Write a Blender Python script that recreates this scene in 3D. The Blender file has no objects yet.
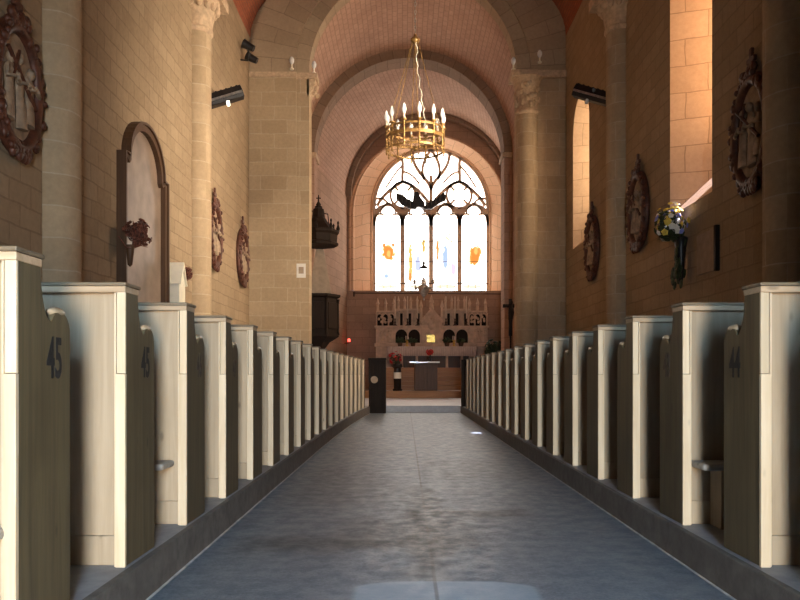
import bpy, math, random
from mathutils import Vector, Matrix
random.seed(7)
C = bpy.context.scene.collection
PI = math.pi
EYE = 0.90            # camera height above the aisle floor
F, VX, VY = 776.0, 405.0, 375.0

# ------------------------------------------------------------------ materials
def new_mat(name):
    m = bpy.data.materials.new(name); m.use_nodes = True
    nt = m.node_tree
    return m, nt, nt.nodes['Principled BSDF']

def N(nt, t, **kw):
    n = nt.nodes.new(t)
    for k, v in kw.items():
        if k in n.inputs: n.inputs[k].default_value = v
        else: setattr(n, k, v)
    return n

def L(nt, a, b): nt.links.new(a, b)

def ramp(nt, fac, stops):
    r = nt.nodes.new('ShaderNodeValToRGB')
    el = r.color_ramp.elements
    while len(el) < len(stops): el.new(0.5)
    for e, (p, c) in zip(el, stops):
        e.position = p; e.color = (*c, 1)
    L(nt, fac, r.inputs[0])
    return r.outputs[0]

def mix(nt, fac, a, b, mode='MIX'):
    n = nt.nodes.new('ShaderNodeMix'); n.data_type = 'RGBA'; n.blend_type = mode
    for s, v in ((0, fac), (6, a), (7, b)):
        if hasattr(v, 'is_output'): L(nt, v, n.inputs[s])
        elif isinstance(v, (int, float)): n.inputs[s].default_value = v
        else: n.inputs[s].default_value = (*v, 1)
    return n.outputs[2]

def math_(nt, op, a, b=None, clamp=False):
    n = nt.nodes.new('ShaderNodeMath'); n.operation = op; n.use_clamp = clamp
    for i, v in enumerate((a, b)):
        if v is None: continue
        if hasattr(v, 'is_output'): L(nt, v, n.inputs[i])
        else: n.inputs[i].default_value = v
    return n.outputs[0]

def maprange(nt, v, a, b, c=0.0, d=1.0, smooth=True):
    n = nt.nodes.new('ShaderNodeMapRange')
    if smooth: n.interpolation_type = 'SMOOTHSTEP'
    L(nt, v, n.inputs[0])
    for i, x in enumerate((a, b, c, d)): n.inputs[i+1].default_value = x
    return n.outputs[0]

def masonry(name, c1, c2, mortar, bw, rh, ms=0.012, rough=0.9, bump=0.5, blotch=0.35, dirt=(0.2, 0.14, 0.09)):
    m, nt, b = new_mat(name)
    uv = N(nt, 'ShaderNodeUVMap')
    geo = N(nt, 'ShaderNodeNewGeometry')
    wob = N(nt, 'ShaderNodeTexNoise', Scale=2.3, Detail=2.0)
    L(nt, geo.outputs['Position'], wob.inputs['Vector'])
    add = N(nt, 'ShaderNodeVectorMath', operation='MULTIPLY_ADD')
    L(nt, wob.outputs['Color'], add.inputs[0])
    add.inputs[1].default_value = (0.16*min(bw, 0.42), 0.12*min(bw, 0.42), 0)
    L(nt, uv.outputs[0], add.inputs[2])
    br = N(nt, 'ShaderNodeTexBrick', Scale=1.0)
    br.inputs['Brick Width'].default_value = bw
    br.inputs['Row Height'].default_value = rh
    br.inputs['Mortar Size'].default_value = ms
    br.inputs['Mortar Smooth'].default_value = 0.3
    br.inputs['Bias'].default_value = 0.0
    br.inputs['Color1'].default_value = (*c1, 1)
    br.inputs['Color2'].default_value = (*c2, 1)
    br.inputs['Mortar'].default_value = (*mortar, 1)
    L(nt, add.outputs[0], br.inputs['Vector'])
    n1 = N(nt, 'ShaderNodeTexNoise', Scale=0.55, Detail=5.0, Roughness=0.65)
    L(nt, geo.outputs['Position'], n1.inputs['Vector'])
    n2 = N(nt, 'ShaderNodeTexNoise', Scale=14.0, Detail=6.0, Roughness=0.7)
    L(nt, geo.outputs['Position'], n2.inputs['Vector'])
    f1 = maprange(nt, n1.outputs[0], 0.42, 0.72, 0.0, blotch)
    col = mix(nt, f1, br.outputs['Color'], dirt)
    col = mix(nt, 0.30, col, ramp(nt, n2.outputs[0], [(0.3, (0.35, 0.35, 0.35)), (0.75, (0.75, 0.75, 0.75))]), 'OVERLAY')
    L(nt, col, b.inputs['Base Color'])
    b.inputs['Roughness'].default_value = rough
    b.inputs['Specular IOR Level'].default_value = 0.2
    h = math_(nt, 'SUBTRACT', math_(nt, 'MULTIPLY', n2.outputs[0], 0.5), br.outputs['Fac'])
    bp = N(nt, 'ShaderNodeBump', Strength=bump, Distance=0.02)
    L(nt, h, bp.inputs['Height']); L(nt, bp.outputs[0], b.inputs['Normal'])
    return m

def wood(name, a, b_, rough=0.6, grain=1.0, axis=2, knots=True, bump=0.25, spec=0.4):
    m, nt, b = new_mat(name)
    tc = N(nt, 'ShaderNodeTexCoord')
    oi = N(nt, 'ShaderNodeObjectInfo')
    sc = [26.0, 26.0, 26.0]; sc[axis] = 1.6
    mp = N(nt, 'ShaderNodeMapping'); mp.inputs['Scale'].default_value = [s*grain for s in sc]
    off = N(nt, 'ShaderNodeVectorMath', operation='ADD')
    L(nt, tc.outputs['Object'], off.inputs[0]); 
    sh = N(nt, 'ShaderNodeCombineXYZ'); L(nt, math_(nt, 'MULTIPLY', oi.outputs['Random'], 37.0), sh.inputs[0]); L(nt, math_(nt, 'MULTIPLY', oi.outputs['Random'], 11.0), sh.inputs[2])
    L(nt, sh.outputs[0], off.inputs[1])
    L(nt, off.outputs[0], mp.inputs[0])
    n1 = N(nt, 'ShaderNodeTexNoise', Scale=1.0, Detail=6.0, Roughness=0.6, Distortion=0.6)
    L(nt, mp.outputs[0], n1.inputs['Vector'])
    n2 = N(nt, 'ShaderNodeTexNoise', Scale=3.0, Detail=4.0)
    L(nt, off.outputs[0], n2.inputs['Vector'])
    col = ramp(nt, n1.outputs[0], [(0.28, b_), (0.62, a)])
    col = mix(nt, maprange(nt, n2.outputs[0], 0.5, 0.75, 0.0, 0.5), col, b_)
    if knots:
        vo = N(nt, 'ShaderNodeTexVoronoi', Scale=1.0)
        mp2 = N(nt, 'ShaderNodeMapping'); s2 = [7.0, 7.0, 7.0]; s2[axis] = 3.0; mp2.inputs['Scale'].default_value = s2
        L(nt, off.outputs[0], mp2.inputs[0]); L(nt, mp2.outputs[0], vo.inputs['Vector'])
        col = mix(nt, maprange(nt, vo.outputs['Distance'], 0.10, 0.03, 0.0, 0.6), col, [x*0.4 for x in b_])
    hv = N(nt, 'ShaderNodeHueSaturation')
    L(nt, col, hv.inputs['Color']); L(nt, maprange(nt, oi.outputs['Random'], 0, 1, 0.86, 1.1, False), hv.inputs['Value'])
    L(nt, hv.outputs[0], b.inputs['Base Color'])
    b.inputs['Roughness'].default_value = rough
    b.inputs['Specular IOR Level'].default_value = spec
    bp = N(nt, 'ShaderNodeBump', Strength=bump, Distance=0.006)
    L(nt, n1.outputs[0], bp.inputs['Height']); L(nt, bp.outputs[0], b.inputs['Normal'])
    return m

def plain(name, col, rough=0.5, metal=0.0, var=0.25, scale=9.0, emit=None, strength=0.0):
    m, nt, b = new_mat(name)
    tc = N(nt, 'ShaderNodeTexCoord')
    n1 = N(nt, 'ShaderNodeTexNoise', Scale=scale, Detail=4.0)
    L(nt, tc.outputs['Object'], n1.inputs['Vector'])
    L(nt, ramp(nt, n1.outputs[0], [(0.3, [c*(1-var) for c in col]), (0.7, [min(1, c*(1+var)) for c in col])]), b.inputs['Base Color'])
    b.inputs['Roughness'].default_value = rough
    b.inputs['Metallic'].default_value = metal
    if emit:
        b.inputs['Emission Color'].default_value = (*emit, 1)
        b.inputs['Emission Strength'].default_value = strength
    return m

M = {}
M['rubble'] = masonry('wall_stone', (0.39, 0.288, 0.185), (0.33, 0.24, 0.15), (0.29, 0.21, 0.133), 0.42, 0.215, 0.012, blotch=0.3, bump=0.45)
M['ashlar'] = masonry('dressed_stone', (0.47, 0.352, 0.225), (0.39, 0.285, 0.175), (0.49, 0.39, 0.27), 0.62, 0.335, 0.009, blotch=0.22, bump=0.45)
M['voussoir'] = masonry('arch_stone', (0.44, 0.335, 0.225), (0.37, 0.275, 0.18), (0.29, 0.215, 0.145), 1.4, 0.36, 0.010, blotch=0.25, bump=0.4)
M['pink'] = masonry('pink_tile_vault', (0.53, 0.345, 0.25), (0.48, 0.305, 0.22), (0.36, 0.225, 0.16), 0.30, 0.145, 0.013, blotch=0.3, bump=0.35, dirt=(0.25, 0.13, 0.09))
M['red'] = masonry('red_brick_vault', (0.40, 0.12, 0.06), (0.33, 0.095, 0.05), (0.2, 0.09, 0.06), 0.24, 0.08, 0.008, blotch=0.2, bump=0.3)
M['rib'] = masonry('smoke_stained_rib_stone', (0.31, 0.215, 0.15), (0.25, 0.17, 0.115), (0.17, 0.115, 0.08), 0.9, 0.4, 0.010, blotch=0.35, bump=0.4)
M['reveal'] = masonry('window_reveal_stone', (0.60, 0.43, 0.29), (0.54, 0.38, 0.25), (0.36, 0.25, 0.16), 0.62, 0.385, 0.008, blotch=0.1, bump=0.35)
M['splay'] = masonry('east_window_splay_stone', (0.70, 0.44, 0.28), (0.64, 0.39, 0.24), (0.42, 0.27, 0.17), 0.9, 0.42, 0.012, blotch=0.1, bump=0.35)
M['eaststone'] = masonry('east_wall_stone', (0.48, 0.31, 0.215), (0.41, 0.26, 0.18), (0.30, 0.19, 0.13), 0.55, 0.30, 0.010, blotch=0.3, bump=0.4)
M['tracery'] = plain('tracery_stone', (0.76, 0.62, 0.50), 0.9, var=0.08)
M['carved'] = plain('carved_stone', (0.55, 0.40, 0.26), 0.85, var=0.2, scale=14)
M['retable'] = plain('retable_stone', (0.66, 0.48, 0.35), 0.8, var=0.18, scale=6)
M['pale'] = wood('pale_raw_pine', (0.70, 0.57, 0.40), (0.58, 0.44, 0.28), 0.65)
M['board'] = wood('pew_back_pine', (0.42, 0.325, 0.22), (0.33, 0.245, 0.155), 0.7)
M['panel'] = wood('weathered_pew_end', (0.13, 0.10, 0.053), (0.07, 0.053, 0.028), 0.5)  # same wood as the trims; grazing-light shade put into the weathered tone
M['capw'] = wood('pew_cap_wood', (0.48, 0.35, 0.22), (0.33, 0.23, 0.14), 0.5, axis=0)
M['fascia'] = wood('pew_fascia_wood', (0.55, 0.40, 0.26), (0.40, 0.28, 0.17), 0.55, axis=0)
M['captop'] = wood('worn_dark_cap_top', (0.22, 0.165, 0.105), (0.13, 0.095, 0.06), 0.5, axis=0)
M['polish'] = wood('hand_polished_scroll', (0.46, 0.36, 0.24), (0.36, 0.27, 0.17), 0.2, knots=False, bump=0.0, spec=1.0)
M['greyw'] = wood('grey_worn_kneeler', (0.40, 0.37, 0.33), (0.26, 0.23, 0.2), 0.6, axis=0)
M['dark'] = wood('dark_stained_oak', (0.022, 0.013, 0.008), (0.012, 0.007, 0.005), 0.6, knots=False, spec=0.12)
M['brown'] = wood('brown_oak', (0.11, 0.055, 0.026), (0.07, 0.034, 0.016), 0.5, knots=False)
M['steps'] = wood('orange_pine_steps', (0.42, 0.22, 0.09), (0.32, 0.155, 0.06), 0.5, axis=0)
M['frame'] = plain('carved_red_brown_wood', (0.085, 0.027, 0.014), 0.5, var=0.5, scale=12)
M['cream'] = plain('cream_painted_relief', (0.31, 0.22, 0.145), 0.7, var=0.4, scale=10)
M['ink'] = plain('black_painted_number', (0.014, 0.012, 0.011), 0.7, var=0.5, scale=60)
M['brass'] = plain('aged_brass', (0.31, 0.175, 0.055), 0.45, 0.5, 0.35, 20)
M['gold'] = plain('gilt_metal', (0.75, 0.5, 0.13), 0.3, 0.8, 0.25, 20)
M['silver'] = plain('tarnished_silver', (0.55, 0.53, 0.5), 0.3, 0.9, 0.3, 20)
M['black'] = plain('black_metal', (0.018, 0.016, 0.016), 0.4, 0.3, 0.3)
M['iron'] = plain('rusty_iron', (0.085, 0.045, 0.03), 0.6, 0.4, 0.3)
M['white'] = plain('white_plaster', (0.88, 0.82, 0.66), 0.7, var=0.06)
M['bulb'] = plain('clear_white_bulb', (0.80, 0.79, 0.76), 0.12, var=0.03)
M['candle_bulb'] = plain('white_candle_bulb', (0.85, 0.84, 0.80), 0.15, var=0.03, emit=(1.0, 0.93, 0.82), strength=0.28)
M['faint'] = plain('worn_brown_number', (0.06, 0.045, 0.032), 0.7, var=0.6, scale=50)
M['cloth'] = plain('white_altar_cloth', (0.70, 0.58, 0.52), 0.9, var=0.08)
M['paper'] = plain('white_paper', (0.75, 0.72, 0.66), 0.9, var=0.05)
M['wax'] = plain('candle_wax', (0.76, 0.62, 0.48), 0.5, var=0.05)
M['leaf'] = plain('dark_foliage', (0.03, 0.05, 0.018), 0.6, var=0.5, scale=25)
M['dried'] = plain('dried_brown_flowers', (0.15, 0.05, 0.03), 0.9, var=0.6, scale=30)
M['redp'] = plain('red_petals', (0.5, 0.02, 0.02), 0.6, var=0.3)
M['bluep'] = plain('blue_petals', (0.25, 0.3, 0.75), 0.6, var=0.2)
M['whitep'] = plain('white_petals', (0.85, 0.85, 0.78), 0.6, var=0.1)
M['yellowp'] = plain('yellow_petals', (0.8, 0.62, 0.10), 0.6, var=0.2)
M['marble'] = plain('pinkish_marble', (0.27, 0.20, 0.148), 0.4, var=0.3, scale=3)
M['grey'] = plain('grey_stone', (0.36, 0.27, 0.19), 0.8, var=0.15)
M['redlamp'] = plain('red_glass_lamp', (0.5, 0.01, 0.01), 0.2, emit=(1.0, 0.06, 0.04), strength=6.0)
M['lamp'] = plain('white_glass_lamp', (0.9, 0.85, 0.75), 0.2, emit=(1.0, 0.93, 0.8), strength=3.0)
M['glass'] = plain('polished_top', (0.6, 0.58, 0.55), 0.12, var=0.05)

def kerb_mat(name, a, b_, rough, scale):
    m, nt, b = new_mat(name)
    tc = N(nt, 'ShaderNodeTexCoord')
    n1 = N(nt, 'ShaderNodeTexNoise', Scale=scale, Detail=7.0, Roughness=0.7)
    n2 = N(nt, 'ShaderNodeTexNoise', Scale=2.0, Detail=4.0)
    L(nt, tc.outputs['Object'], n1.inputs['Vector']); L(nt, tc.outputs['Object'], n2.inputs['Vector'])
    col = ramp(nt, n1.outputs[0], [(0.3, b_), (0.7, a)])
    col = mix(nt, maprange(nt, n2.outputs[0], 0.45, 0.7, 0, 0.5), col, b_)
    L(nt, col, b.inputs['Base Color']); b.inputs['Roughness'].default_value = rough
    bp = N(nt, 'ShaderNodeBump', Strength=0.3, Distance=0.01)
    L(nt, n1.outputs[0], bp.inputs['Height']); L(nt, bp.outputs[0], b.inputs['Normal'])
    return m
M['kerb'] = kerb_mat('dark_kerb', (0.16, 0.145, 0.13), (0.075, 0.066, 0.058), 0.75, 12)
M['deck'] = kerb_mat('worn_grey_platform', (0.32, 0.33, 0.35), (0.19, 0.195, 0.21), 0.55, 10)
M['palefloor'] = kerb_mat('pale_worn_stone_floor', (0.50, 0.49, 0.50), (0.36, 0.35, 0.37), 0.45, 10)
M['lime'] = plain('white_lime_joint', (0.50, 0.48, 0.46), 0.9, var=0.3, scale=12)

def floor_mat():
    m, nt, b = new_mat('speckled_grey_aisle_floor')
    geo = N(nt, 'ShaderNodeNewGeometry')
    sep = N(nt, 'ShaderNodeSeparateXYZ'); L(nt, geo.outputs['Position'], sep.inputs[0])
    wob = N(nt, 'ShaderNodeTexNoise', Scale=2.2, Detail=5.0, Roughness=0.65); L(nt, geo.outputs['Position'], wob.inputs['Vector'])
    fine = N(nt, 'ShaderNodeTexNoise', Scale=70.0, Detail=4.0, Roughness=0.8); L(nt, geo.outputs['Position'], fine.inputs['Vector'])
    mid = N(nt, 'ShaderNodeTexNoise', Scale=9.0, Detail=5.0, Roughness=0.75); L(nt, geo.outputs['Position'], mid.inputs['Vector'])
    base = ramp(nt, fine.outputs[0], [(0.32, (0.078, 0.108, 0.142)), (0.68, (0.22, 0.268, 0.32))])
    base = mix(nt, maprange(nt, mid.outputs[0], 0.38, 0.68, 0, 0.5), base, (0.09, 0.115, 0.145))
    base = mix(nt, maprange(nt, wob.outputs[0], 0.45, 0.7, 0, 0.5), base, (0.225, 0.25, 0.28))
    wx = math_(nt, 'ADD', sep.outputs[0], math_(nt, 'MULTIPLY', math_(nt, 'SUBTRACT', wob.outputs[0], 0.5), 0.35))
    wy = math_(nt, 'ADD', sep.outputs[1], math_(nt, 'MULTIPLY', math_(nt, 'SUBTRACT', wob.outputs[0], 0.5), 0.6))
    def streak(cx, hx, cy, hy, sx, sy, amt):
        ax = math_(nt, 'ABSOLUTE', math_(nt, 'SUBTRACT', wx, cx)); ay = math_(nt, 'ABSOLUTE', math_(nt, 'SUBTRACT', wy, cy))
        return math_(nt, 'MULTIPLY', maprange(nt, ax, hx+sx, hx, 0, amt), maprange(nt, ay, hy+sy, hy, 0, 1))
    for a in ((0.12, 0.03, 4.9, 1.0, 0.14, 0.8, 0.75), (0.38, 0.28, 5.05, 0.02, 0.25, 0.25, 0.7), (-0.28, 0.42, 4.15, 0.05, 0.3, 0.28, 0.65), (0.02, 0.25, 4.45, 0.2, 0.3, 0.4, 0.5), (-0.5, 0.2, 6.5, 0.6, 0.4, 0.9, 0.35), (0.7, 0.3, 7.4, 0.5, 0.4, 0.7, 0.3)):
        base = mix(nt, streak(*a), base, (0.022, 0.028, 0.034))
    # the paler slab let into the floor by the door
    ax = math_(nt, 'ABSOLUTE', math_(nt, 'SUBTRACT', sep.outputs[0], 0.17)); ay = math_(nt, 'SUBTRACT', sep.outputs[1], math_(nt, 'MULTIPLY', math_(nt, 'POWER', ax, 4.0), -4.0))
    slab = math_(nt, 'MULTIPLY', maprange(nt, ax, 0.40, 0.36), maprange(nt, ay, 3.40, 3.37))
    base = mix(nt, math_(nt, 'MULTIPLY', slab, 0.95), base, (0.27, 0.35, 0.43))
    # worn centre joint
    jl = maprange(nt, math_(nt, 'ABSOLUTE', math_(nt, 'SUBTRACT', sep.outputs[0], 0.13)), 0.012, 0.004)
    base = mix(nt, math_(nt, 'MULTIPLY', jl, 0.6), base, (0.05, 0.05, 0.052))
    L(nt, base, b.inputs['Base Color'])
    L(nt, maprange(nt, mid.outputs[0], 0.3, 0.7, 0.33, 0.55), b.inputs['Roughness'])
    b.inputs['Specular IOR Level'].default_value = 0.5
    bp = N(nt, 'ShaderNodeBump', Strength=0.25, Distance=0.004)
    L(nt, math_(nt, 'ADD', fine.outputs[0], mid.outputs[0]), bp.inputs['Height']); L(nt, bp.outputs[0], b.inputs['Normal'])
    return m
M['floor'] = floor_mat()

# ------------------------------------------------------------------ mesh building
class MB:
    def __init__(s): s.v = []; s.f = []; s.uv = {}
    def add(s, vs, fs, uvs=None):
        o = len(s.v); s.v += [tuple(p) for p in vs]
        for i, f in enumerate(fs):
            if uvs: s.uv[len(s.f)] = uvs[i]
            s.f.append([o+k for k in f])
        return s
    def box(s, x0, x1, y0, y1, z0, z1):
        x0, x1 = min(x0, x1), max(x0, x1); y0, y1 = min(y0, y1), max(y0, y1); z0, z1 = min(z0, z1), max(z0, z1)
        v = [(x, y, z) for z in (z0, z1) for y in (y0, y1) for x in (x0, x1)]
        return s.add(v, [(0,2,3,1), (4,5,7,6), (0,1,5,4), (2,6,7,3), (0,4,6,2), (1,3,7,5)])
    def quad(s, a, b, c, d, uv=None): return s.add([a, b, c, d], [(0,1,2,3)], [uv] if uv else None)
    def tube(s, p0, p1, r0, r1=None, n=8):
        return s.path([p0, p1], [r0, r0 if r1 is None else r1], n)
    def path(s, pts, r, n=8):
        pts = [Vector(p) for p in pts]
        if not isinstance(r, (list, tuple)): r = [r]*len(pts)
        vs = []; up = None
        for i, p in enumerate(pts):
            d = (pts[min(i+1, len(pts)-1)] - pts[max(i-1, 0)]).normalized()
            if up is None:
                up = Vector((0,0,1)) if abs(d.z) < 0.9 else Vector((1,0,0))
            a = d.cross(up)
            if a.length < 1e-4: a = d.cross(Vector((0,1,0)))
            a.normalize(); b = d.cross(a).normalized(); up = -b if b.dot(up) < 0 else b
            for k in range(n):
                t = 2*PI*k/n; vs.append(p + a*math.cos(t)*r[i] + b*math.sin(t)*r[i])
        fs = []
        for i in range(len(pts)-1):
            for k in range(n):
                fs.append((i*n+k, i*n+(k+1)%n, (i+1)*n+(k+1)%n, (i+1)*n+k))
        fs += [tuple(reversed(range(n))), tuple(range((len(pts)-1)*n, len(pts)*n))]
        return s.add(vs, fs)
    def lathe(s, prof, c=(0,0,0), n=16, rot=None, a0=0.0, a1=2*PI, ph=0.0, sx=1, sy=1, caps=True):
        full = abs(a1-a0-2*PI) < 1e-6; m = n if full else n+1
        vs = []
        for r, z in prof:
            for k in range(m):
                t = a0+(a1-a0)*k/n + ph
                p = Vector((r*math.cos(t)*sx, r*math.sin(t)*sy, z))
                if rot: p = rot @ p
                vs.append(p + Vector(c))
        fs = []
        for i in range(len(prof)-1):
            for k in range(n):
                k2 = (k+1) % m
                fs.append((i*m+k, i*m+k2, (i+1)*m+k2, (i+1)*m+k))
        if full and caps:
            if prof[0][0] > 1e-4: fs.append(tuple(reversed(range(m))))
            if prof[-1][0] > 1e-4: fs.append(tuple(range((len(prof)-1)*m, len(prof)*m)))
        return s.add(vs, fs)
    def ell(s, c, r, n=10, rot=None):
        if isinstance(r, (int, float)): r = (r, r, r)
        vs = []; h = max(4, n//2+1)
        for i in range(h+1):
            ph = PI*i/h
            for k in range(n):
                t = 2*PI*k/n
                p = Vector((r[0]*math.sin(ph)*math.cos(t), r[1]*math.sin(ph)*math.sin(t), -r[2]*math.cos(ph)))
                if rot: p = rot @ p
                vs.append(p+Vector(c))
        fs = [(i*n+k, i*n+(k+1)%n, (i+1)*n+(k+1)%n, (i+1)*n+k) for i in range(h) for k in range(n)]
        return s.add(vs, fs)
    def prism(s, poly, plane, a0, a1):
        # poly in 2D; plane 'yz' extrudes along x, 'xz' along y, 'xy' along z
        def P(u, w, a): return {'yz': (a, u, w), 'xz': (u, a, w), 'xy': (u, w, a)}[plane]
        n = len(poly)
        vs = [P(u, w, a0) for u, w in poly] + [P(u, w, a1) for u, w in poly]
        fs = [tuple(reversed(range(n))), tuple(range(n, 2*n))] + [(i, (i+1)%n, n+(i+1)%n, n+i) for i in range(n)]
        return s.add(vs, fs)
    def ribbon(s, pts, w, y0, y1, closed=False):
        # flat strip in the xz plane, of width w, extruded from y0 to y1
        pts = [Vector((p[0], p[1])) for p in pts]; n = len(pts); Lp = []; Rp = []
        for i in range(n):
            if closed: a, b = pts[(i-1) % n], pts[(i+1) % n]
            else: a, b = pts[max(i-1, 0)], pts[min(i+1, n-1)]
            d = (b-a).normalized(); nn = Vector((-d.y, d.x))*w/2
            Lp.append(pts[i]+nn); Rp.append(pts[i]-nn)
        vs = [(p.x, y0, p.y) for p in Lp]+[(p.x, y0, p.y) for p in Rp]+[(p.x, y1, p.y) for p in Lp]+[(p.x, y1, p.y) for p in Rp]
        fs = []
        for i in range(n if closed else n-1):
            j = (i+1) % n
            fs += [(i, j, n+j, n+i), (2*n+i, 3*n+i, 3*n+j, 2*n+j), (i, 2*n+i, 2*n+j, j), (n+i, n+j, 3*n+j, 3*n+i)]
        if not closed: fs += [(0, n, 3*n, 2*n), (n-1, 3*n-1, 4*n-1, 2*n-1)]
        return s.add(vs, fs)
    def build(s, name, mat, parent=None, bevel=0.0, smooth=None, fix=True):
        me = bpy.data.meshes.new(name); me.from_pydata(s.v, [], s.f)
        ul = me.uv_layers.new(name='UVMap')
        for p in me.polygons:
            cu = s.uv.get(p.index)
            nx, ny, nz = (abs(c) for c in p.normal)
            for j, li in enumerate(p.loop_indices):
                if cu: ul.data[li].uv = cu[j]
                else:
                    x, y, z = me.vertices[me.loops[li].vertex_index].co
                    ul.data[li].uv = (x, y) if nz > max(nx, ny) else ((y, z) if nx > ny else (x, z))
        me.materials.append(M[mat] if isinstance(mat, str) else mat)
        if fix:
            import bmesh
            bm = bmesh.new(); bm.from_mesh(me); bmesh.ops.recalc_face_normals(bm, faces=bm.faces); bm.to_mesh(me); bm.free()
        if smooth:
            for p in me.polygons: p.use_smooth = True
            me.set_sharp_from_angle(angle=math.radians(smooth))
        o = bpy.data.objects.new(name, me); C.objects.link(o)
        if parent: o.parent = parent
        if bevel:
            b = o.modifiers.new('bevel', 'BEVEL'); b.width = bevel; b.segments = 2; b.limit_method = 'ANGLE'
        return o

def tag(o, label, cat, group=None, kind=None):
    o['label'] = label; o['category'] = cat
    if group: o['group'] = group
    if kind: o['kind'] = kind
    return o
def struct(o, label=None):
    o['kind'] = 'structure'
    if label: o['label'] = label
    return o
def thing(name, label, cat, loc=(0,0,0), rz=0.0, group=None):
    o = bpy.data.objects.new(name, None); C.objects.link(o); o.empty_display_size = 0.1
    o.location = loc; o.rotation_euler = (0, 0, rz)
    return tag(o, label, cat, group)
def dup(root, loc=None, rz=None, label=None):
    r = root.copy(); C.objects.link(r)
    for ch in root.children:
        c = ch.copy(); C.objects.link(c); c.parent = r
        for g in ch.children:
            d = g.copy(); C.objects.link(d); d.parent = c
    if loc: r.location = loc
    if rz is not None: r.rotation_euler = (0, 0, rz)
    if label: r['label'] = label
    return r
def arc(cx, cz, r, a0, a1, n):
    return [(cx+r*math.cos(math.radians(a0+(a1-a0)*i/n)), cz+r*math.sin(math.radians(a0+(a1-a0)*i/n))) for i in range(n+1)]

# ------------------------------------------------------------------ the setting
XL, XR = -3.73, 3.85          # nave walls
DA = 18.7                     # the chancel arch
KL, KR, KH = -1.032, 1.320, 0.159
YW = -2.4                     # west wall

struct(MB().quad((-1.2, YW, 0), (1.5, YW, 0), (1.5, DA+0.1, 0), (-1.2, DA+0.1, 0)).build('floor', 'floor'), 'grey speckled stone aisle floor')

def shiftL(y): return 0.20*max(0.0, (y-9.0)/9.0)**2
# raised platforms under the pews, each with a dark kerb along the aisle
st = 24; m = MB(); k = MB(); j = MB()
ys = [YW+(DA-YW)*i/st for i in range(st+1)]
for a, b in zip(ys[:-1], ys[1:]):
    xa, xb = KL+shiftL(a), KL+shiftL(b)
    m.quad((XL, a, KH), (xa-0.03, a, KH), (xb-0.03, b, KH), (XL, b, KH))
    k.add([(xa-0.03, a, KH+0.002), (xa, a, KH+0.002), (xb, b, KH+0.002), (xb-0.03, b, KH+0.002), (xa, a, 0), (xb, b, 0), (xa-.03, a, 0), (xb-.03, b, 0)], [(0,1,2,3), (1,4,5,2), (0,3,7,6)])
    j.add([(xa, a, 0.006), (xa+0.012, a, 0.004), (xb+0.012, b, 0.004), (xb, b, 0.006)], [(0,1,2,3)])
m.quad((XL, DA, 0), (KL+shiftL(DA), DA, 0), (KL+shiftL(DA), DA, KH), (XL, DA, KH))
p = struct(m.build('floor', 'deck', fix=False), 'grey platform under the left pews')
k.build('kerb', 'kerb', p, fix=False); j.build('lime_joint', 'lime', p, fix=False)
m = MB().box(KR+0.03, XR, YW, DA, 0.0, KH); p = struct(m.build('floor', 'deck'), 'grey platform under the right pews')
MB().box(KR, KR+0.03, YW, DA-0.3, 0, KH+0.002).build('kerb', 'kerb', p, bevel=0.006)
MB().quad((KR-0.012, YW, 0.004), (KR, YW, 0.006), (KR, DA-0.3, 0.006), (KR-0.012, DA-0.3, 0.004)).build('lime_joint', 'lime', p)

ZS = 9.02                     # springing of the nave vault
RISE = 2.1
# north wall of the nave (left)
MBw = MB().quad((XL, YW, 0), (XL, DA, 0), (XL, DA, ZS), (XL, YW, ZS)); wl = struct(MBw.build('wall_left', 'rubble', fix=False))
# south wall (right) with splayed windows
def wall_windows(x, y0, y1, z0, z1, ops, out):
    """inner face at x pierced by round-headed openings; each opening gets a splayed reveal and a pane"""
    m = MB(); cur = y0; reveals = []
    for (ya, yb, zs, zt) in ops:
        r = (yb-ya)/2; zsp = zt-r
        m.quad((x, cur, z0), (x, ya, z0), (x, ya, z1), (x, cur, z1))
        m.quad((x, ya, z0), (x, yb, z0), (x, yb, zs), (x, ya, zs))
        A = arc((ya+yb)/2, zsp, r, 180, 0, 20)
        for (u0, w0), (u1, w1) in zip(A[:-1], A[1:]):
            m.quad((x, u0, w0), (x, u1, w1), (x, u1, z1), (x, u0, z1))
        cur = yb
        inner = [(ya, zs)] + A + [(yb, zs)]
        sy = 0.30; rise = 0.78
        k = (r-sy)/r; cy = (ya+yb)/2
        A2 = [(cy+(u-cy)*k, zsp+(w-zsp)*k) for u, w in A]
        outer = [(cy-(r-sy), zs+rise)] + A2 + [(cy+(r-sy), zs+rise)]
        reveals.append((inner, outer))
    m.quad((x, cur, z0), (x, y1, z0), (x, y1, z1), (x, cur, z1))
    return m, reveals
OPS = [(3.9, 5.44, 3.20, 7.1), (9.73, 11.27, 3.20, 7.1), (16.22, 17.78, 3.78, 7.08)]
m, revs = wall_windows(XR, YW, DA, 0, ZS, OPS, 1)
wr = struct(m.build('wall_right', 'rubble', fix=False))

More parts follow.
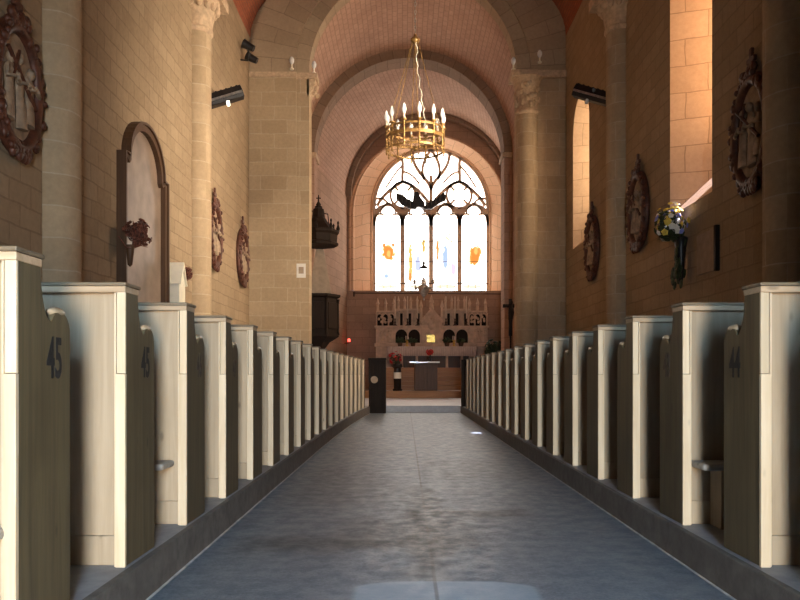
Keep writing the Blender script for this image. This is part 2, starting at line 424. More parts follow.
def pane_mat(name, base, strength, cell=0.14):
    m, nt, b = new_mat(name)
    uv = N(nt, 'ShaderNodeUVMap')
    br = N(nt, 'ShaderNodeTexBrick', Scale=1.0, offset=0.0)
    br.inputs['Brick Width'].default_value = cell; br.inputs['Row Height'].default_value = cell*1.3
    br.inputs['Mortar Size'].default_value = 0.006
    br.inputs['Color1'].default_value = (*base, 1); br.inputs['Color2'].default_value = (base[0], base[1]*0.8, base[2]*0.65, 1)
    br.inputs['Mortar'].default_value = (0.01, 0.01, 0.01, 1)
    L(nt, uv.outputs[0], br.inputs['Vector'])
    L(nt, br.outputs['Color'], b.inputs['Emission Color']); b.inputs['Emission Strength'].default_value = strength
    b.inputs['Base Color'].default_value = (0.1, 0.08, 0.06, 1); b.inputs['Roughness'].default_value = 0.2
    return m
M['pane'] = pane_mat('amber_leaded_glass', (1.0, 0.84, 0.66), 1.5)
M['pane1'] = pane_mat('bright_amber_leaded_glass', (1.0, 0.68, 0.43), 11.0)
M['pane2'] = pane_mat('pale_amber_leaded_glass', (1.0, 0.86, 0.64), 13.0)
M['pane3'] = pane_mat('chancel_leaded_glass', (1.0, 0.84, 0.66), 34.0)
XO = XR+0.80
GAP = {1: 0.40}
for i, (inner, outer) in enumerate(revs):
    mr = MB(); n = len(inner)
    for q in range(n):
        a, b = inner[q], inner[(q+1) % n]; c, d = outer[(q+1) % n], outer[q]
        if q == n-1:      # sill
            uv = [(a[0], 0), (b[0], 0), (c[0], 1), (d[0], 1)]
        else:
            sa = sum(math.dist(inner[t], inner[t+1]) for t in range(q)); sb = sa+math.dist(a, b)
            uv = [(0.07, sa), (0.07, sb), (0.92, sb), (0.92, sa)]
            if q in (0, n-2): uv = [(0.07, a[1]), (0.07, b[1]), (0.92, c[1]), (0.92, d[1])]
        mr.quad((XR, *a), (XR, *b), (XO, *c), (XO, *d), uv)
    w = struct(mr.build('window_%d' % (i+2), 'reveal', fix=False))
    g = GAP.get(i, 0.0)
    o2 = [(y, max(z, outer[0][1]+g)) for y, z in outer]
    mp = MB().add([(XO-0.005, y, z) for y, z in o2], [tuple(range(n))])
    mp.build('pane', ('pane', 'pane1', 'pane2')[i], w, fix=False)
    if g:
        y0, y1, z0 = outer[0][0], outer[-1][0], outer[0][1]
        MB().box(XO-0.03, XO+0.01, y0, y1, z0+g-0.015, z0+g+0.015).build('glazing_bar', 'iron', w)

# nave vault (red brick, springs from the wall tops)
m = MB(); cx = (XL+XR)/2; hw = (XR-XL)/2; n = 32; sl = 0.0; prof = []
for i in range(n+1):
    t = PI*i/n; prof.append((cx-hw*math.cos(t), ZS+RISE*math.sin(t)))
for i in range(n):
    a, b = prof[i], prof[i+1]; l = math.dist(a, b)
    m.quad((a[0], YW, a[1]), (a[0], DA+0.05, a[1]), (b[0], DA+0.05, b[1]), (b[0], YW, b[1]), [(YW, sl), (DA, sl), (DA, sl+l), (YW, sl+l)]); sl += l
struct(m.build('ceiling', 'red', smooth=40, fix=False))

# west wall with the open doorway the cool daylight comes through (behind the camera)
DX0, DX1, DZ = 0.0, 0.85, 2.75
m = MB()
m.quad((XL-.1, YW, 0), (DX0, YW, 0), (DX0, YW, DZ), (XL-.1, YW, DZ)); m.quad((DX1, YW, 0), (XR+.1, YW, 0), (XR+.1, YW, DZ), (DX1, YW, DZ))
m.quad((XL-.1, YW, DZ), (XR+.1, YW, DZ), (XR+.1, YW, ZS+RISE+.2), (XL-.1, YW, ZS+RISE+.2))
for x in (DX0, DX1): m.quad((x, YW, 0), (x, YW-0.6, 0), (x, YW-0.6, DZ), (x, YW, DZ))
m.quad((DX0, YW, DZ), (DX1, YW, DZ), (DX1, YW-0.6, DZ), (DX0, YW-0.6, DZ)); m.quad((DX0, YW, 0), (DX1, YW, 0), (DX1, YW-.6, 0), (DX0, YW-.6, 0))
ww = struct(m.build('wall_west', 'rubble', fix=False))
# unseen dark walls added round the doorway to hold back its light
m = MB()
for (xa, ya, xb, yb) in ((DX1, YW, 0.86, YW+1.8), (DX0, YW, -0.85, YW+1.8)):
    m.add([(xa, ya, 0), (xb, yb, 0), (xb, yb, 2.85), (xa, ya, 2.85), (xa+.04, ya, 0), (xb+.04, yb, 0), (xb+.04, yb, 2.85), (xa+.04, ya, 2.85)], [(0,1,2,3), (4,7,6,5), (1,5,6,2), (3,2,6,7)])
m.add([(DX0, YW, 2.80), (DX1, YW, 2.80), (0.86, YW+1.8, 2.80), (-.85, YW+1.8, 2.80)], [(0,1,2,3)])
m.build('door_lobby', 'dark', ww)

# engaged half columns on the nave walls
def half_column(x, y, r, ztop, side, nm):
    m = MB().lathe([(r, 0), (r, ztop)], (x, y, 0), 20)
    # courses of the shaft
    o = m.build(nm, 'ashlar', smooth=40); struct(o)
    c = MB()
    c.lathe([(r, ztop), (r*1.12, ztop+0.03), (r*1.12, ztop+0.08), (r*1.05, ztop+0.1), (r*1.2, ztop+0.35), (r*1.55, ztop+0.6)], (x, y, 0), 20)
    s = 1 if side > 0 else -1
    c.box(x-r*1.75, x+r*1.75, y-r*1.75, y+r*1.75, ztop+0.6, ztop+0.78)
    for t in range(9):
        a = PI*(t/8)-PI/2 + (PI if s > 0 else 0)
        c.ell((x+math.cos(a)*r*1.35, y+math.sin(a)*r*1.35, ztop+0.48), (0.07, 0.07, 0.10), 6)
    c.build('capital', 'carved', o, smooth=50)
    a = MB().box(x-r*1.0, x+r*1.0, y-r, y+r, ztop+0.78, ZS+0.2); a.build('pilaster', 'ashlar', o)
    return o
half_column(XL, 8.25, 0.27, 6.95, -1, 'trim_1'); half_column(XL, 13.85, 0.27, 6.95, -1, 'trim_2')
half_column(XR, 7.72, 0.27, 6.95, 1, 'trim_3'); half_column(XR, 13.8, 0.27, 6.95, 1, 'trim_4')

# the chancel arch wall
AX, AZ, AR, AT = 0.19, 8.15, 2.5, 0.40
m = MB()
Y0 = DA; Y1 = DA+AT
m.quad((XL, Y0, 0), (AX-AR, Y0, 0), (AX-AR, Y0, AZ), (XL, Y0, AZ)); m.quad((AX+AR, Y0, 0), (XR, Y0, 0), (XR, Y0, AZ), (AX+AR, Y0, AZ))
A = arc(AX, AZ, AR, 180, 0, 32)
R2 = 3.86; B = arc(AX, AZ, R2, 180, 0, 32)
jm = [( (AX-AR, 0), (AX-AR, AZ) )]
m.quad((AX-AR, Y0, 0), (AX-AR, Y1, 0), (AX-AR, Y1, AZ), (AX-AR, Y0, AZ)); m.quad((AX+AR, Y0, 0), (AX+AR, Y1, 0), (AX+AR, Y1, AZ), (AX+AR, Y0, AZ))
m.quad((XL-.5, Y0, AZ), (XR+.5, Y0, AZ), (XR+.5, Y0+.001, AZ), (XL-.5, Y0+.001, AZ))
# spandrel wall above (behind the voussoirs)
for (a, b) in zip(A[:-1], A[1:]):
    m.quad((a[0], Y0+0.01, a[1]), (b[0], Y0+0.01, b[1]), (b[0], Y0+0.01, 13.2), (a[0], Y0+0.01, 13.2))
m.quad((XL-.3, Y0+.01, AZ), (AX-AR, Y0+.01, AZ), (AX-AR, Y0+.01, 13.2), (XL-.3, Y0+.01, 13.2)); m.quad((AX+AR, Y0+.01, AZ), (XR+.3, Y0+.01, AZ), (XR+.3, Y0+.01, 13.2), (AX+AR, Y0+.01, 13.2))
# back face, seen from nowhere but closing the wall
for (a, b) in zip(A[:-1], A[1:]):
    m.quad((a[0], Y1, a[1]), (b[0], Y1, b[1]), (b[0], Y1, 13.2), (a[0], Y1, 13.2))
for x0, x1 in ((XL-.5, AX-AR), (AX+AR, XR+.5)): m.quad((x0, Y1, 0), (x1, Y1, 0), (x1, Y1, 13.2), (x0, Y1, 13.2))
wa = struct(m.build('wall_east', 'ashlar', fix=False))
# two orders of voussoirs
def ring(cx, cz, r0, r1, y0, y1, nm, mat, par, n=40, a0=180, a1=0, rad=True):
    m = MB(); P = arc(0, 0, 1, a0, a1, n)
    for i in range(n):
        (c0, s0), (c1, s1) = P[i], P[i+1]
        th0 = math.radians(180)*i/n; th1 = math.radians(180)*(i+1)/n; rm = (r0+r1)/2
        f = lambda r, c, s, y: (cx+r*c, y, cz+r*s)
        m.quad(f(r0, c0, s0, y0), f(r0, c1, s1, y0), f(r1, c1, s1, y0), f(r1, c0, s0, y0), [(0.1, th0*rm), (0.1, th1*rm), (0.1+r1-r0, th1*rm), (0.1+r1-r0, th0*rm)])
        m.quad(f(r0, c0, s0, y0), f(r0, c0, s0, y1), f(r0, c1, s1, y1), f(r0, c1, s1, y0), [(0.1, th0*r0), (0.1+y1-y0, th0*r0), (0.1+y1-y0, th1*r0), (0.1, th1*r0)])
        m.quad(f(r1, c0, s0, y0), f(r1, c0, s0, y1), f(r1, c1, s1, y1), f(r1, c1, s1, y0), [(0.1, th0*r1), (0.1+y1-y0, th0*r1), (0.1+y1-y0, th1*r1), (0.1, th1*r1)])
    return m.build(nm, mat, par, smooth=40, fix=False)
ring(AX, AZ, AR, 2.83, DA-0.04, DA+AT, 'inner_arch_order', 'voussoir', wa)
ring(AX, AZ, 2.83, R2+0.06, DA-0.12, DA+0.05, 'outer_arch_order', 'voussoir', wa)
# left pier: flat pilaster strip, abacus line, small jamb capital
pl = struct(MB().box(XL, AX-AR-0.30, DA-0.12, DA+0.1, 0, AZ-0.12).build('trim_5', 'ashlar'))
MB().box(AX-AR-0.34, AX-AR+0.012, DA-0.05, DA+AT+0.01, 0, AZ-0.12).build('pilaster', 'ashlar', pl, bevel=0.01)
MB().box(XL, AX-AR-0.28, DA-0.17, DA+0.1, AZ-0.12, AZ).build('abacus', 'carved', pl, bevel=0.015)
c = MB().box(AX-AR-0.36, AX-AR+0.20, DA-0.10, DA+AT, AZ-0.14, AZ)
c.prism([(AX-AR-0.05, AZ-0.14), (AX-AR+0.16, AZ-0.14), (AX-AR+0.10, AZ-0.35), (AX-AR, AZ-0.52), (AX-AR-0.05, AZ-0.52)], 'xz', DA-0.05, DA+0.4)
for t in range(6): c.ell((AX-AR+0.10+0.05*(t % 2), DA-0.02+0.08*t, AZ-0.25-0.07*(t % 3)), (0.07, 0.05, 0.07), 6)
c.build('capital', 'carved', pl, bevel=0.01)
# right pier: half column with carved capital, square pilaster beside it
pr = struct(MB().box(AX+AR+0.42, XR, DA-0.16, DA+0.1, 0, AZ-0.15).build('trim_6', 'ashlar', bevel=0.03))
MB().lathe([(0.27, 0), (0.27, 7.15)], (AX+AR+0.25, DA-0.02, 0), 24).build('column', 'ashlar', pr, smooth=40)
MB().box(AX+AR+0.37, XR, DA-0.24, DA+0.1, AZ-0.15, AZ+0.02).build('abacus', 'carved', pr, bevel=0.02)
c = MB().lathe([(0.27, 7.12), (0.31, 7.16), (0.31, 7.20), (0.275, 7.23), (0.28, 7.6), (0.34, 7.92), (0.40, 8.0)], (AX+AR+0.25, DA-0.02, 0), 24)
c.box(AX+AR-0.16, AX+AR+0.46, DA-0.34, DA+0.3, 8.0, 8.13)
for t in range(26):
    a = PI + PI*random.random(); z = 7.3+0.6*random.random(); r = 0.28+0.05*(z-7.3)
    c.ell((AX+AR+0.25+math.cos(a)*r, DA-0.02+math.sin(a)*r, z), (0.05, 0.05, 0.08), 6)
c.build('capital', 'carved', pr, smooth=50)

# the chancel: barrel vault of pink tiles on stone walls, its axis bending to the right
def CXc(y):
    return 0.12 if y < 24.6 else 0.12+0.86*min(1.0, (y-24.6)/5.7)
CR, CZ = 3.25, 7.86
EW = 30.5
stn = [DA+AT-0.02, 22.0, 24.6, 25.6, 26.6, 27.6, 28.6, 29.6, EW+0.05]
mv = MB(); ml = MB(); mr_ = MB(); n = 32
for y0, y1 in zip(stn[:-1], stn[1:]):
    c0, c1 = CXc(y0), CXc(y1)
    P = arc(0, 0, 1, 180, 0, n)
    for i in range(n):
        (a, s), (b, t) = P[i], P[i+1]; u0 = PI*i/n*CR; u1 = PI*(i+1)/n*CR
        mv.quad((c0+CR*a, y0, CZ+CR*s), (c1+CR*a, y1, CZ+CR*s), (c1+CR*b, y1, CZ+CR*t), (c0+CR*b, y0, CZ+CR*t), [(y0, u0), (y1, u0), (y1, u1), (y0, u1)])
    ml.quad((c0-CR, y0, 0), (c1-CR, y1, 0), (c1-CR, y1, CZ), (c0-CR, y0, CZ))
    if y0 < 22.0-0.01:
        continue
    mr_.quad((c0+CR, y0, 0), (c1+CR, y1, 0), (c1+CR, y1, CZ), (c0+CR, y0, CZ))
struct(mv.build('ceiling', 'pink', smooth=40, fix=False)); struct(ml.build('wall_north', 'eaststone', fix=False))
# right chancel wall, first bay, with an unseen glowing window added to light the chancel
m2, rv2 = wall_windows(CXc(20)+CR, DA+AT-0.02, 22.0, 0, CZ, [(19.9, 21.5, 3.2, 7.2)], 1)
mr_.add(m2.v, m2.f); struct(mr_.build('wall_south', 'eaststone', fix=False))
inner, outer = rv2[0]; XC = CXc(20)+CR; mr = MB(); q_ = len(inner)
for q in range(q_):
    a, b = inner[q], inner[(q+1) % q_]; c2, d2 = outer[(q+1) % q_], outer[q]
    mr.quad((XC, *a), (XC, *b), (XC+.7, *c2), (XC+.7, *d2))
w = struct(mr.build('window_6', 'reveal', fix=False))
MB().add([(XC+.69, y, z) for y, z in outer], [tuple(range(q_))]).build('pane', 'pane3', w, fix=False)
# ribs
def rib(y0, y1, nm):
    o = ring(CXc((y0+y1)/2), CZ, CR-0.28, CR+0.02, y0, y1, nm, 'rib', None); struct(o)
    cx = CXc((y0+y1)/2)
    for sgn in (-1, 1):
        MB().box(cx+sgn*(CR-0.28), cx+sgn*(CR+0.05), y0, y1, 0, CZ).build('pilaster', 'eaststone', o)
        MB().box(cx+sgn*(CR-0.34), cx+sgn*(CR+0.05), y0-0.06, y1+0.06, CZ-0.16, CZ).build('capital', 'carved', o)
    return o
rib(24.3, 25.1, 'trim_7')

# chancel floor and steps
p = struct(MB().box(AX-AR-.3, AX+AR+.6, DA, EW+0.4, -0.1, 0.16).build('floor', 'palefloor'), 'grey chancel floor one step above the aisle')
struct(MB().box(CXc(25)-2.6, CXc(30)+3.0, 25.0, EW+0.3, 0.16, 0.385).build('trim_9', 'steps', bevel=0.01), 'low step across the sanctuary')

# east wall with the great window
ecx, ecz = 0.925, 7.23
DW = 31.75                                  # glazing plane
def WP(px, py): return ((px-VX)*DW/F, EYE+(VY-py)*DW/F)
gcx, gcz = WP(431, 207); gr = 57.5*DW/F
gx0, gz0 = WP(373.5, 292); gx1, _ = WP(488.5, 292)
fr, fcx = 3.10, ecx; fcz = ecz; fz0 = WP(0, 293.5)[1]-0.02
m = MB()
A = arc(fcx, fcz, fr, 180, 0, 32); top = 12.5
for a, b in zip(A[:-1], A[1:]): m.quad((a[0], EW, a[1]), (b[0], EW, b[1]), (b[0], EW, top), (a[0], EW, top))
m.quad((fcx-fr, EW, 0), (fcx+fr, EW, 0), (fcx+fr, EW, fz0), (fcx-fr, EW, fz0))
for s in (-1, 1): m.quad((fcx+s*fr, EW, 0), (fcx+s*(fr+1.4), EW, 0), (fcx+s*(fr+1.4), EW, top), (fcx+s*fr, EW, top))
struct(m.build('wall_chancel_east', 'eaststone', fix=False))
struct(ring(CXc(EW), CZ, CR-0.17, CR+0.02, EW-0.35, EW, 'trim_8', 'rib', None))
win = struct(MB().add([], []).box(0, 0.001, EW+2, EW+2.001, 0, 0.001).build('window_1', 'tracery'))
bpy.data.objects.remove(win)
# splay in two steps with a roll moulding at its outer edge
def outline(cx, cz, r, z0, n=32): return [(cx-r, z0)] + arc(cx, cz, r, 180, 0, n) + [(cx+r, z0)]
def loft(o1, y1, o2, y2, m):
    s = 0.0
    for i in range(len(o1)-1):
        l = math.dist(o1[i], o1[i+1])
        m.quad((o1[i][0], y1, o1[i][1]), (o1[i+1][0], y1, o1[i+1][1]), (o2[i+1][0], y2, o2[i+1][1]), (o2[i][0], y2, o2[i][1]), [(0.1, s), (0.1, s+l), (0.8, s+l), (0.8, s)]); s += l
    return m
m = MB()
def lerp(t): return outline(fcx+(gcx-fcx)*t, fcz+(gcz-fcz)*t, fr+(gr-fr)*t, fz0+(gz0-fz0)*t)
o0, o1, o2, o3, o4 = lerp(0), lerp(0.16), lerp(0.2), lerp(0.92), lerp(1.0)
loft(o0, EW, o1, EW+0.02, m); loft(o1, EW+0.02, o2, EW+0.14, m); loft(o2, EW+0.14, o3, DW-0.22, m); loft(o3, DW-.22, o4, DW-.06, m); loft(o4, DW-.06, o4, DW+0.1, m)
m.quad((fcx-fr, EW, fz0), (fcx+fr, EW, fz0), (gcx+gr, DW+.1, gz0), (gcx-gr, DW+.1, gz0), [(0, 0), (6, 0), (6, 1), (0, 1)])
win = struct(m.build('window_1', 'splay', fix=False))
MB().path([(x, EW-0.01, z) for x, z in lerp(0.0)], 0.045, 8).build('roll_moulding', 'splay', win, smooth=60)
MB().path([(x, DW-0.24, z) for x, z in lerp(0.9)], 0.035, 8).build('roll_moulding', 'splay', win, smooth=60)

def east_glass():
    m, nt, b = new_mat('bright_stained_glass')
    geo = N(nt, 'ShaderNodeNewGeometry'); sep = N(nt, 'ShaderNodeSeparateXYZ'); L(nt, geo.outputs['Position'], sep.inputs[0])
    vo = N(nt, 'ShaderNodeTexVoronoi', Scale=5.0); L(nt, geo.outputs['Position'], vo.inputs['Vector'])
    no = N(nt, 'ShaderNodeTexNoise', Scale=3.0, Detail=3.0); L(nt, geo.outputs['Position'], no.inputs['Vector'])
    sc = N(nt, 'ShaderNodeSeparateColor'); L(nt, vo.outputs['Color'], sc.inputs[0])
    col = mix(nt, maprange(nt, sc.outputs[0], 0.6, 0.95, 0, 0.45), (1.0, 0.96, 0.9), (1.0, 0.8, 0.5))
    col = mix(nt, maprange(nt, sc.outputs[1], 0.75, 0.98, 0, 0.4), col, (0.72, 0.85, 1.0))
    def blob(px, py, rx, rz, c, amt, inner=0.0):
        nonlocal col
        cx, cz = WP(px, py); k = DW/F
        dx = math_(nt, 'DIVIDE', math_(nt, 'SUBTRACT', sep.outputs[0], cx), rx*k); dz = math_(nt, 'DIVIDE', math_(nt, 'SUBTRACT', sep.outputs[2], cz), rz*k)
        d = math_(nt, 'SQRT', math_(nt, 'ADD', math_(nt, 'MULTIPLY', dx, dx), math_(nt, 'MULTIPLY', dz, dz)))
        d = math_(nt, 'ADD', d, math_(nt, 'MULTIPLY', math_(nt, 'SUBTRACT', sc.outputs[2], 0.5), 0.5))
        f = maprange(nt, d, 1.15, 0.8, 0, amt)
        if inner: f = math_(nt, 'MULTIPLY', f, maprange(nt, d, inner-0.1, inner+0.1))
        col = mix(nt, f, col, c)
    O, Y_, B_, G_ = (0.145, 0.045, 0.006), (0.15, 0.095, 0.025), (0.075, 0.10, 0.155), (0.12, 0.125, 0.10)
    blob(388.5, 252, 6.5, 10, Y_, 1); blob(388.5, 252, 5, 7, O, 1); blob(388.5, 253, 2.2, 4, Y_, 1); blob(384, 245, 1.5, 2.5, O, 1); blob(393, 245, 1.5, 2.5, O, 1)
    blob(388, 272, 6, 5, (0.135, 0.145, 0.155), 0.95); blob(386, 276, 2, 2, B_, 1)
    blob(475.5, 256, 6, 12, Y_, 1); blob(475.5, 256, 4.5, 10, O, 1); blob(476, 251, 2, 4, Y_, 1)
    blob(445.5, 250, 8, 18, Y_, 1, 0.74); blob(445.5, 257, 3, 13, B_, 1); blob(453.5, 268, 2.5, 6, (0.15, 0.11, 0.14), 1); blob(437.5, 250, 1.5, 8, O, 0.97)
    blob(410.5, 262, 2.2, 17, Y_, 1); blob(418, 262, 3, 10, (0.10, 0.11, 0.16), 1); blob(423.5, 246, 1.8, 9, Y_, 1); blob(410, 277, 2, 4, O, 0.97)
    for lx_ in (388.2, 416.8, 445.3, 473.8):
        blob(lx_, 286.5, 11, 2.0, (0.15, 0.135, 0.09), 0.97); blob(lx_, 216, 5, 3, (0.15, 0.14, 0.115), 0.93); blob(lx_-9, 228, 3, 2.5, (0.15, 0.13, 0.10), 0.93); blob(lx_+9, 228, 3, 2.5, (0.15, 0.13, 0.10), 0.93)
    L(nt, col, b.inputs['Emission Color']); b.inputs['Emission Strength'].default_value = 7.0
    b.inputs['Base Color'].default_value = (0.1, 0.1, 0.1, 1); b.inputs['Roughness'].default_value = 0.3
    return m
M['east'] = east_glass()
ol = outline(gcx, gcz, gr+0.02, gz0-0.02)
MB().add([(x, DW+0.06, z) for x, z in ol], [tuple(range(len(ol)))]).build('stained_glass', 'east', win, fix=False)
# stone tracery
def tr(pts, w=0.11, closed=False): TR.ribbon([WP(*p) for p in pts], w*1.3, DW-0.10, DW+0.08, closed)
def bez(p0, p1, p2, p3, n=10):
    return [tuple((1-t)**3*a+3*(1-t)**2*t*b+3*(1-t)*t*t*c+t**3*d for a, b, c, d in zip(p0, p1, p2, p3)) for t in [i/n for i in range(n+1)]]
def mir(pts): return [(862-x, y) for x, y in pts]
TR = MB()
tr([(373.8, 293), (373.8, 207)], 0.12); tr([(488.2, 293), (488.2, 207)], 0.12)
tr([(431+57*math.cos(math.radians(a)), 207-57*math.sin(math.radians(a))) for a in range(180, -1, -6)], 0.12)
for x in (402.5, 431, 459.5): tr([(x, 293), (x, 214)], 0.135)
for c in (388.2, 416.8, 445.3, 473.8):             # cusped lancet heads
    for s in (-1, 1):
        tr(bez((c+s*14.0, 226), (c+s*14.2, 213), (c+s*7, 208), (c, 203.5)), 0.09)
        tr([(c+s*13.6, 226)] + [(c+s*7.6+s*5.6*math.cos(t), 219.8-5.6*math.sin(t)) for t in [PI*(-0.1+0.78*w/8) for w in range(9)]], 0.05)
        tr([(c+s*7.4*math.cos(t), 212.6-7.0*math.sin(t)) for t in [PI*(-0.12+0.62*w/8) for w in range(9)]], 0.05)
        TR.prism([WP(c+s*a, b) for a, b in ((14.2, 222), (14.2, 210), (8, 205.5), (3, 204), (9.5, 211))], 'xz', DW-.04, DW+.08)
for f in (lambda p: p, mir):
    tr(f([(402.5, 214), (402.5, 208)]), 0.11)
    # quatrefoil between the lancets
    tr(f([(403+12.5*math.cos(t*PI/12), 195.5-13*math.sin(t*PI/12)) for t in range(24)]), 0.075, True)
    for q in range(4):
        a = PI/4+q*PI/2; tr(f([(403+12*math.cos(a), 195.5-12.4*math.sin(a)), (403+6.2*math.cos(a), 195.5-6.4*math.sin(a))]), 0.06)
    tr(f(bez((402.5, 182), (396, 186), (384, 193), (377, 206))), 0.095)
    tr(f(bez((388.2, 204), (385, 199), (381, 198), (376.5, 199), 6)), 0.06)
    tr(f(bez((402.5, 182), (402.0, 174), (403.5, 166), (402, 158))), 0.095)
    tr(f(bez((402.5, 182), (412, 184), (420, 191), (431, 206))), 0.095)
    tr(f(bez((431, 190), (429, 178), (412, 172), (412.5, 153))), 0.095)
    tr(f(bez((424, 180), (420, 168), (424, 160), (431, 150))), 0.085)
    tr(f(bez((404, 172), (411, 174), (415, 178), (419, 184), 6)), 0.05)
    tr(f(bez((386, 188), (391, 180), (396, 172), (402, 166), 8)), 0.045)
    tr(f(bez((416.8, 204), (414, 206), (411, 207), (408, 207), 5)), 0.06)
tr([(431, 214), (431, 176)], 0.105)
TR.build('tracery', 'tracery', win)
sb = MB()
for y, r in ((284, 0.022), (262, 0.010), (242, 0.010)):
    a = WP(374, y); b = WP(488, y); sb.tube((a[0], DW-0.11, a[1]), (b[0], DW-0.11, b[1]), r, n=6)
for px in range(377, 488, 7):
    a = WP(px, 292); b = WP(px, 278 if (px-377) % 28 == 0 else 283); sb.tube((a[0], DW-0.11, a[1]), (b[0], DW-0.11, b[1]), 0.010, n=5)
sb.build('saddle_bar', 'iron', win)

# ------------------------------------------------------------------ pews
ORD = ['', 'first', 'second', 'third', 'fourth', 'fifth', 'sixth', 'seventh', 'eighth', 'ninth', 'tenth', 'eleventh', 'twelfth', 'thirteenth', 'fourteenth', 'fifteenth', 'sixteenth', 'seventeenth', 'eighteenth', 'nineteenth', 'twentieth']
def end_profile():
    P = [(0.0, 0.0), (0.0, 1.065), (0.135, 1.065)]
    P += bez((0.135, 1.065), (0.140, 0.985), (0.160, 0.915), (0.205, 0.905), 10)[1:]
    P += bez((0.205, 0.905), (0.222, 0.945), (0.315, 0.965), (0.338, 0.885), 10)
    P += [(0.340, 0.0)]
    return P
def text_mesh(s, h):
    cu = bpy.data.curves.new('number', 'FONT'); cu.body = s; cu.size = h/0.72; cu.extrude = 0.0006; cu.resolution_u = 3
    cu.align_x = 'CENTER'; cu.offset = 0.004
    o = bpy.data.objects.new('number', cu); C.objects.link(o)
    bpy.context.view_layer.update()
    me = bpy.data.meshes.new_from_object(o.evaluated_get(bpy.context.evaluated_depsgraph_get()))
    bpy.data.objects.remove(o)
    return me
def number(s, parent, side, h=0.125, y=0.222, z=0.735, ws=0.60, ink='ink'):
    me = text_mesh(s, h); me.materials.clear(); me.materials.append(M[ink])
    # letters lie in xy; stand them up on the aisle face (reading along +y seen from the aisle on the left; mirrored turn on the right)
    for v in me.vertices:
        x, yy, zz = v.co
        if side < 0: v.co = (0.0016+zz, y+x*ws, z+yy)
        else: v.co = (-0.0016-zz, y-x*ws, z+yy)
    o = bpy.data.objects.new('number', me); C.objects.link(o); o.parent = parent
    o['label'] = 'black painted number %s' % s
    return o

def make_pew(side, W):
    s = side                       # +1: bench runs to +x (right block), -1: to -x
    r = thing('church_pew', 'pew', 'pew')
    X = lambda a: s*a
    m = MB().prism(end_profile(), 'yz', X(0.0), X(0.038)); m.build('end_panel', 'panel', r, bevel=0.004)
    # rounded hand-worn scroll roll on the low front corner
    sc = MB().ell((X(0.019), 0.272, 0.936), (0.021, 0.055, 0.018), 20); sc.build('scroll', 'polish', r, smooth=80)
    m = MB().box(X(-0.002), X(0.036), -0.018, 0.0, 0.0, 0.745); m.box(X(0.036), X(0.043), -0.010, 0.030, 0.0, 1.06); m.build('edge_trim', 'pale', r, bevel=0.002)
    MB().box(X(-0.001), X(0.032), -0.013, 0.0, 0.747, 1.060).build('edge_trim', 'pale', r, bevel=0.002)
    m = MB()
    for i in range(8):
        w = (W-0.04)/8; m.box(X(0.038+i*w+0.0012), X(0.038+(i+1)*w-0.0012), 0.032, 0.052, 0.0, 1.062)
    m.build('back_panel', 'board', r, bevel=0.002)
    MB().box(X(0.044), X(W), 0.016, 0.032, 0.0, 0.115).build('baseboard', 'board', r, bevel=0.004)
    MB().box(X(-0.002), X(W), -0.016, 0.138, 1.060, 1.084).build('cap_fascia', 'fascia', r, bevel=0.003)
    MB().box(X(-0.008), X(W), -0.026, 0.146, 1.084, 1.098).build('cap', 'captop', r, bevel=0.004)
    MB().box(X(0.038), X(W-0.038), 0.053, 0.400, 0.43, 0.455).build('seat', 'capw', r, bevel=0.004)
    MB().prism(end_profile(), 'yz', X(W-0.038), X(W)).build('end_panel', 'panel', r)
    return r
pewL = make_pew(-1, 2.60); pewR = make_pew(1, 2.43)
def kneeler(parent, side, x0, W):
    m = MB().box(side*x0, side*(W-0.05), -0.155, 0.031, 0.285, 0.318)
    o = m.build('kneeler', 'greyw', parent, bevel=0.012)
    for t in (x0+0.10, W-0.3):
        MB().box(side*t, side*(t+0.05), -0.12, 0.015, 0.0, 0.285).build('kneeler_leg', 'board', o)
D1 = 2.165; SP = 0.838; NROW = 19
for side, proto, X0, W in ((-1, pewL, -1.079, 2.60), (1, pewR, 1.372, 2.43)):
    sname = 'left' if side < 0 else 'right'
    group = 'box pews along the %s of the aisle' % sname
    roots = []
    for kk in range(1, NROW+1):
        y = D1+SP*(kk-1)
        o = proto if kk == 1 else dup(proto)
        o.location = (X0+(shiftL(y) if side < 0 else 0.0), y, KH)
        o['group'] = group
        roots.append(o)
    for kk, o in enumerate(roots, 1):
        lab = 'pale pew with stepped end, %s from the camera along the %s side' % (ORD[kk], sname)
        if side < 0 and kk == 1: lab = 'nearest pew on the left, cut by the picture edge, black 45 on its end'; number('45', o, -1)
        if side < 0 and kk == 2: lab = 'second pew on the left of the aisle, with black 45 on its end'; number('45', o, -1)
        if side < 0 and kk == 3: lab = 'third pew on the left, faint dark 46 on its end'; number('46', o, -1, 0.12, ink='faint')
        if side < 0 and kk == 4: lab = 'fourth pew on the left, faint dark mark on its end'; number('47', o, -1, 0.10, ink='faint')
        if side > 0 and kk == 1: lab = 'pew at the right picture edge, nearest the camera and mostly cut off'
        if side > 0 and kk == 2: lab = 'pew marked 44 at the right picture edge, second on that side'; number('44', o, 1)
        if side > 0 and kk == 3: lab = 'third pew on the right of the aisle, faint dark 43 on its end'; number('43', o, 1, ink='faint')
        if kk == NROW: lab = 'farthest pew on the %s, just before the chancel step' % sname
        o['label'] = lab
        kneeler(o, side, {(-1, 1): 0.03, (-1, 3): 0.07, (1, 3): 0.045}.get((side, kk), 0.45), W)

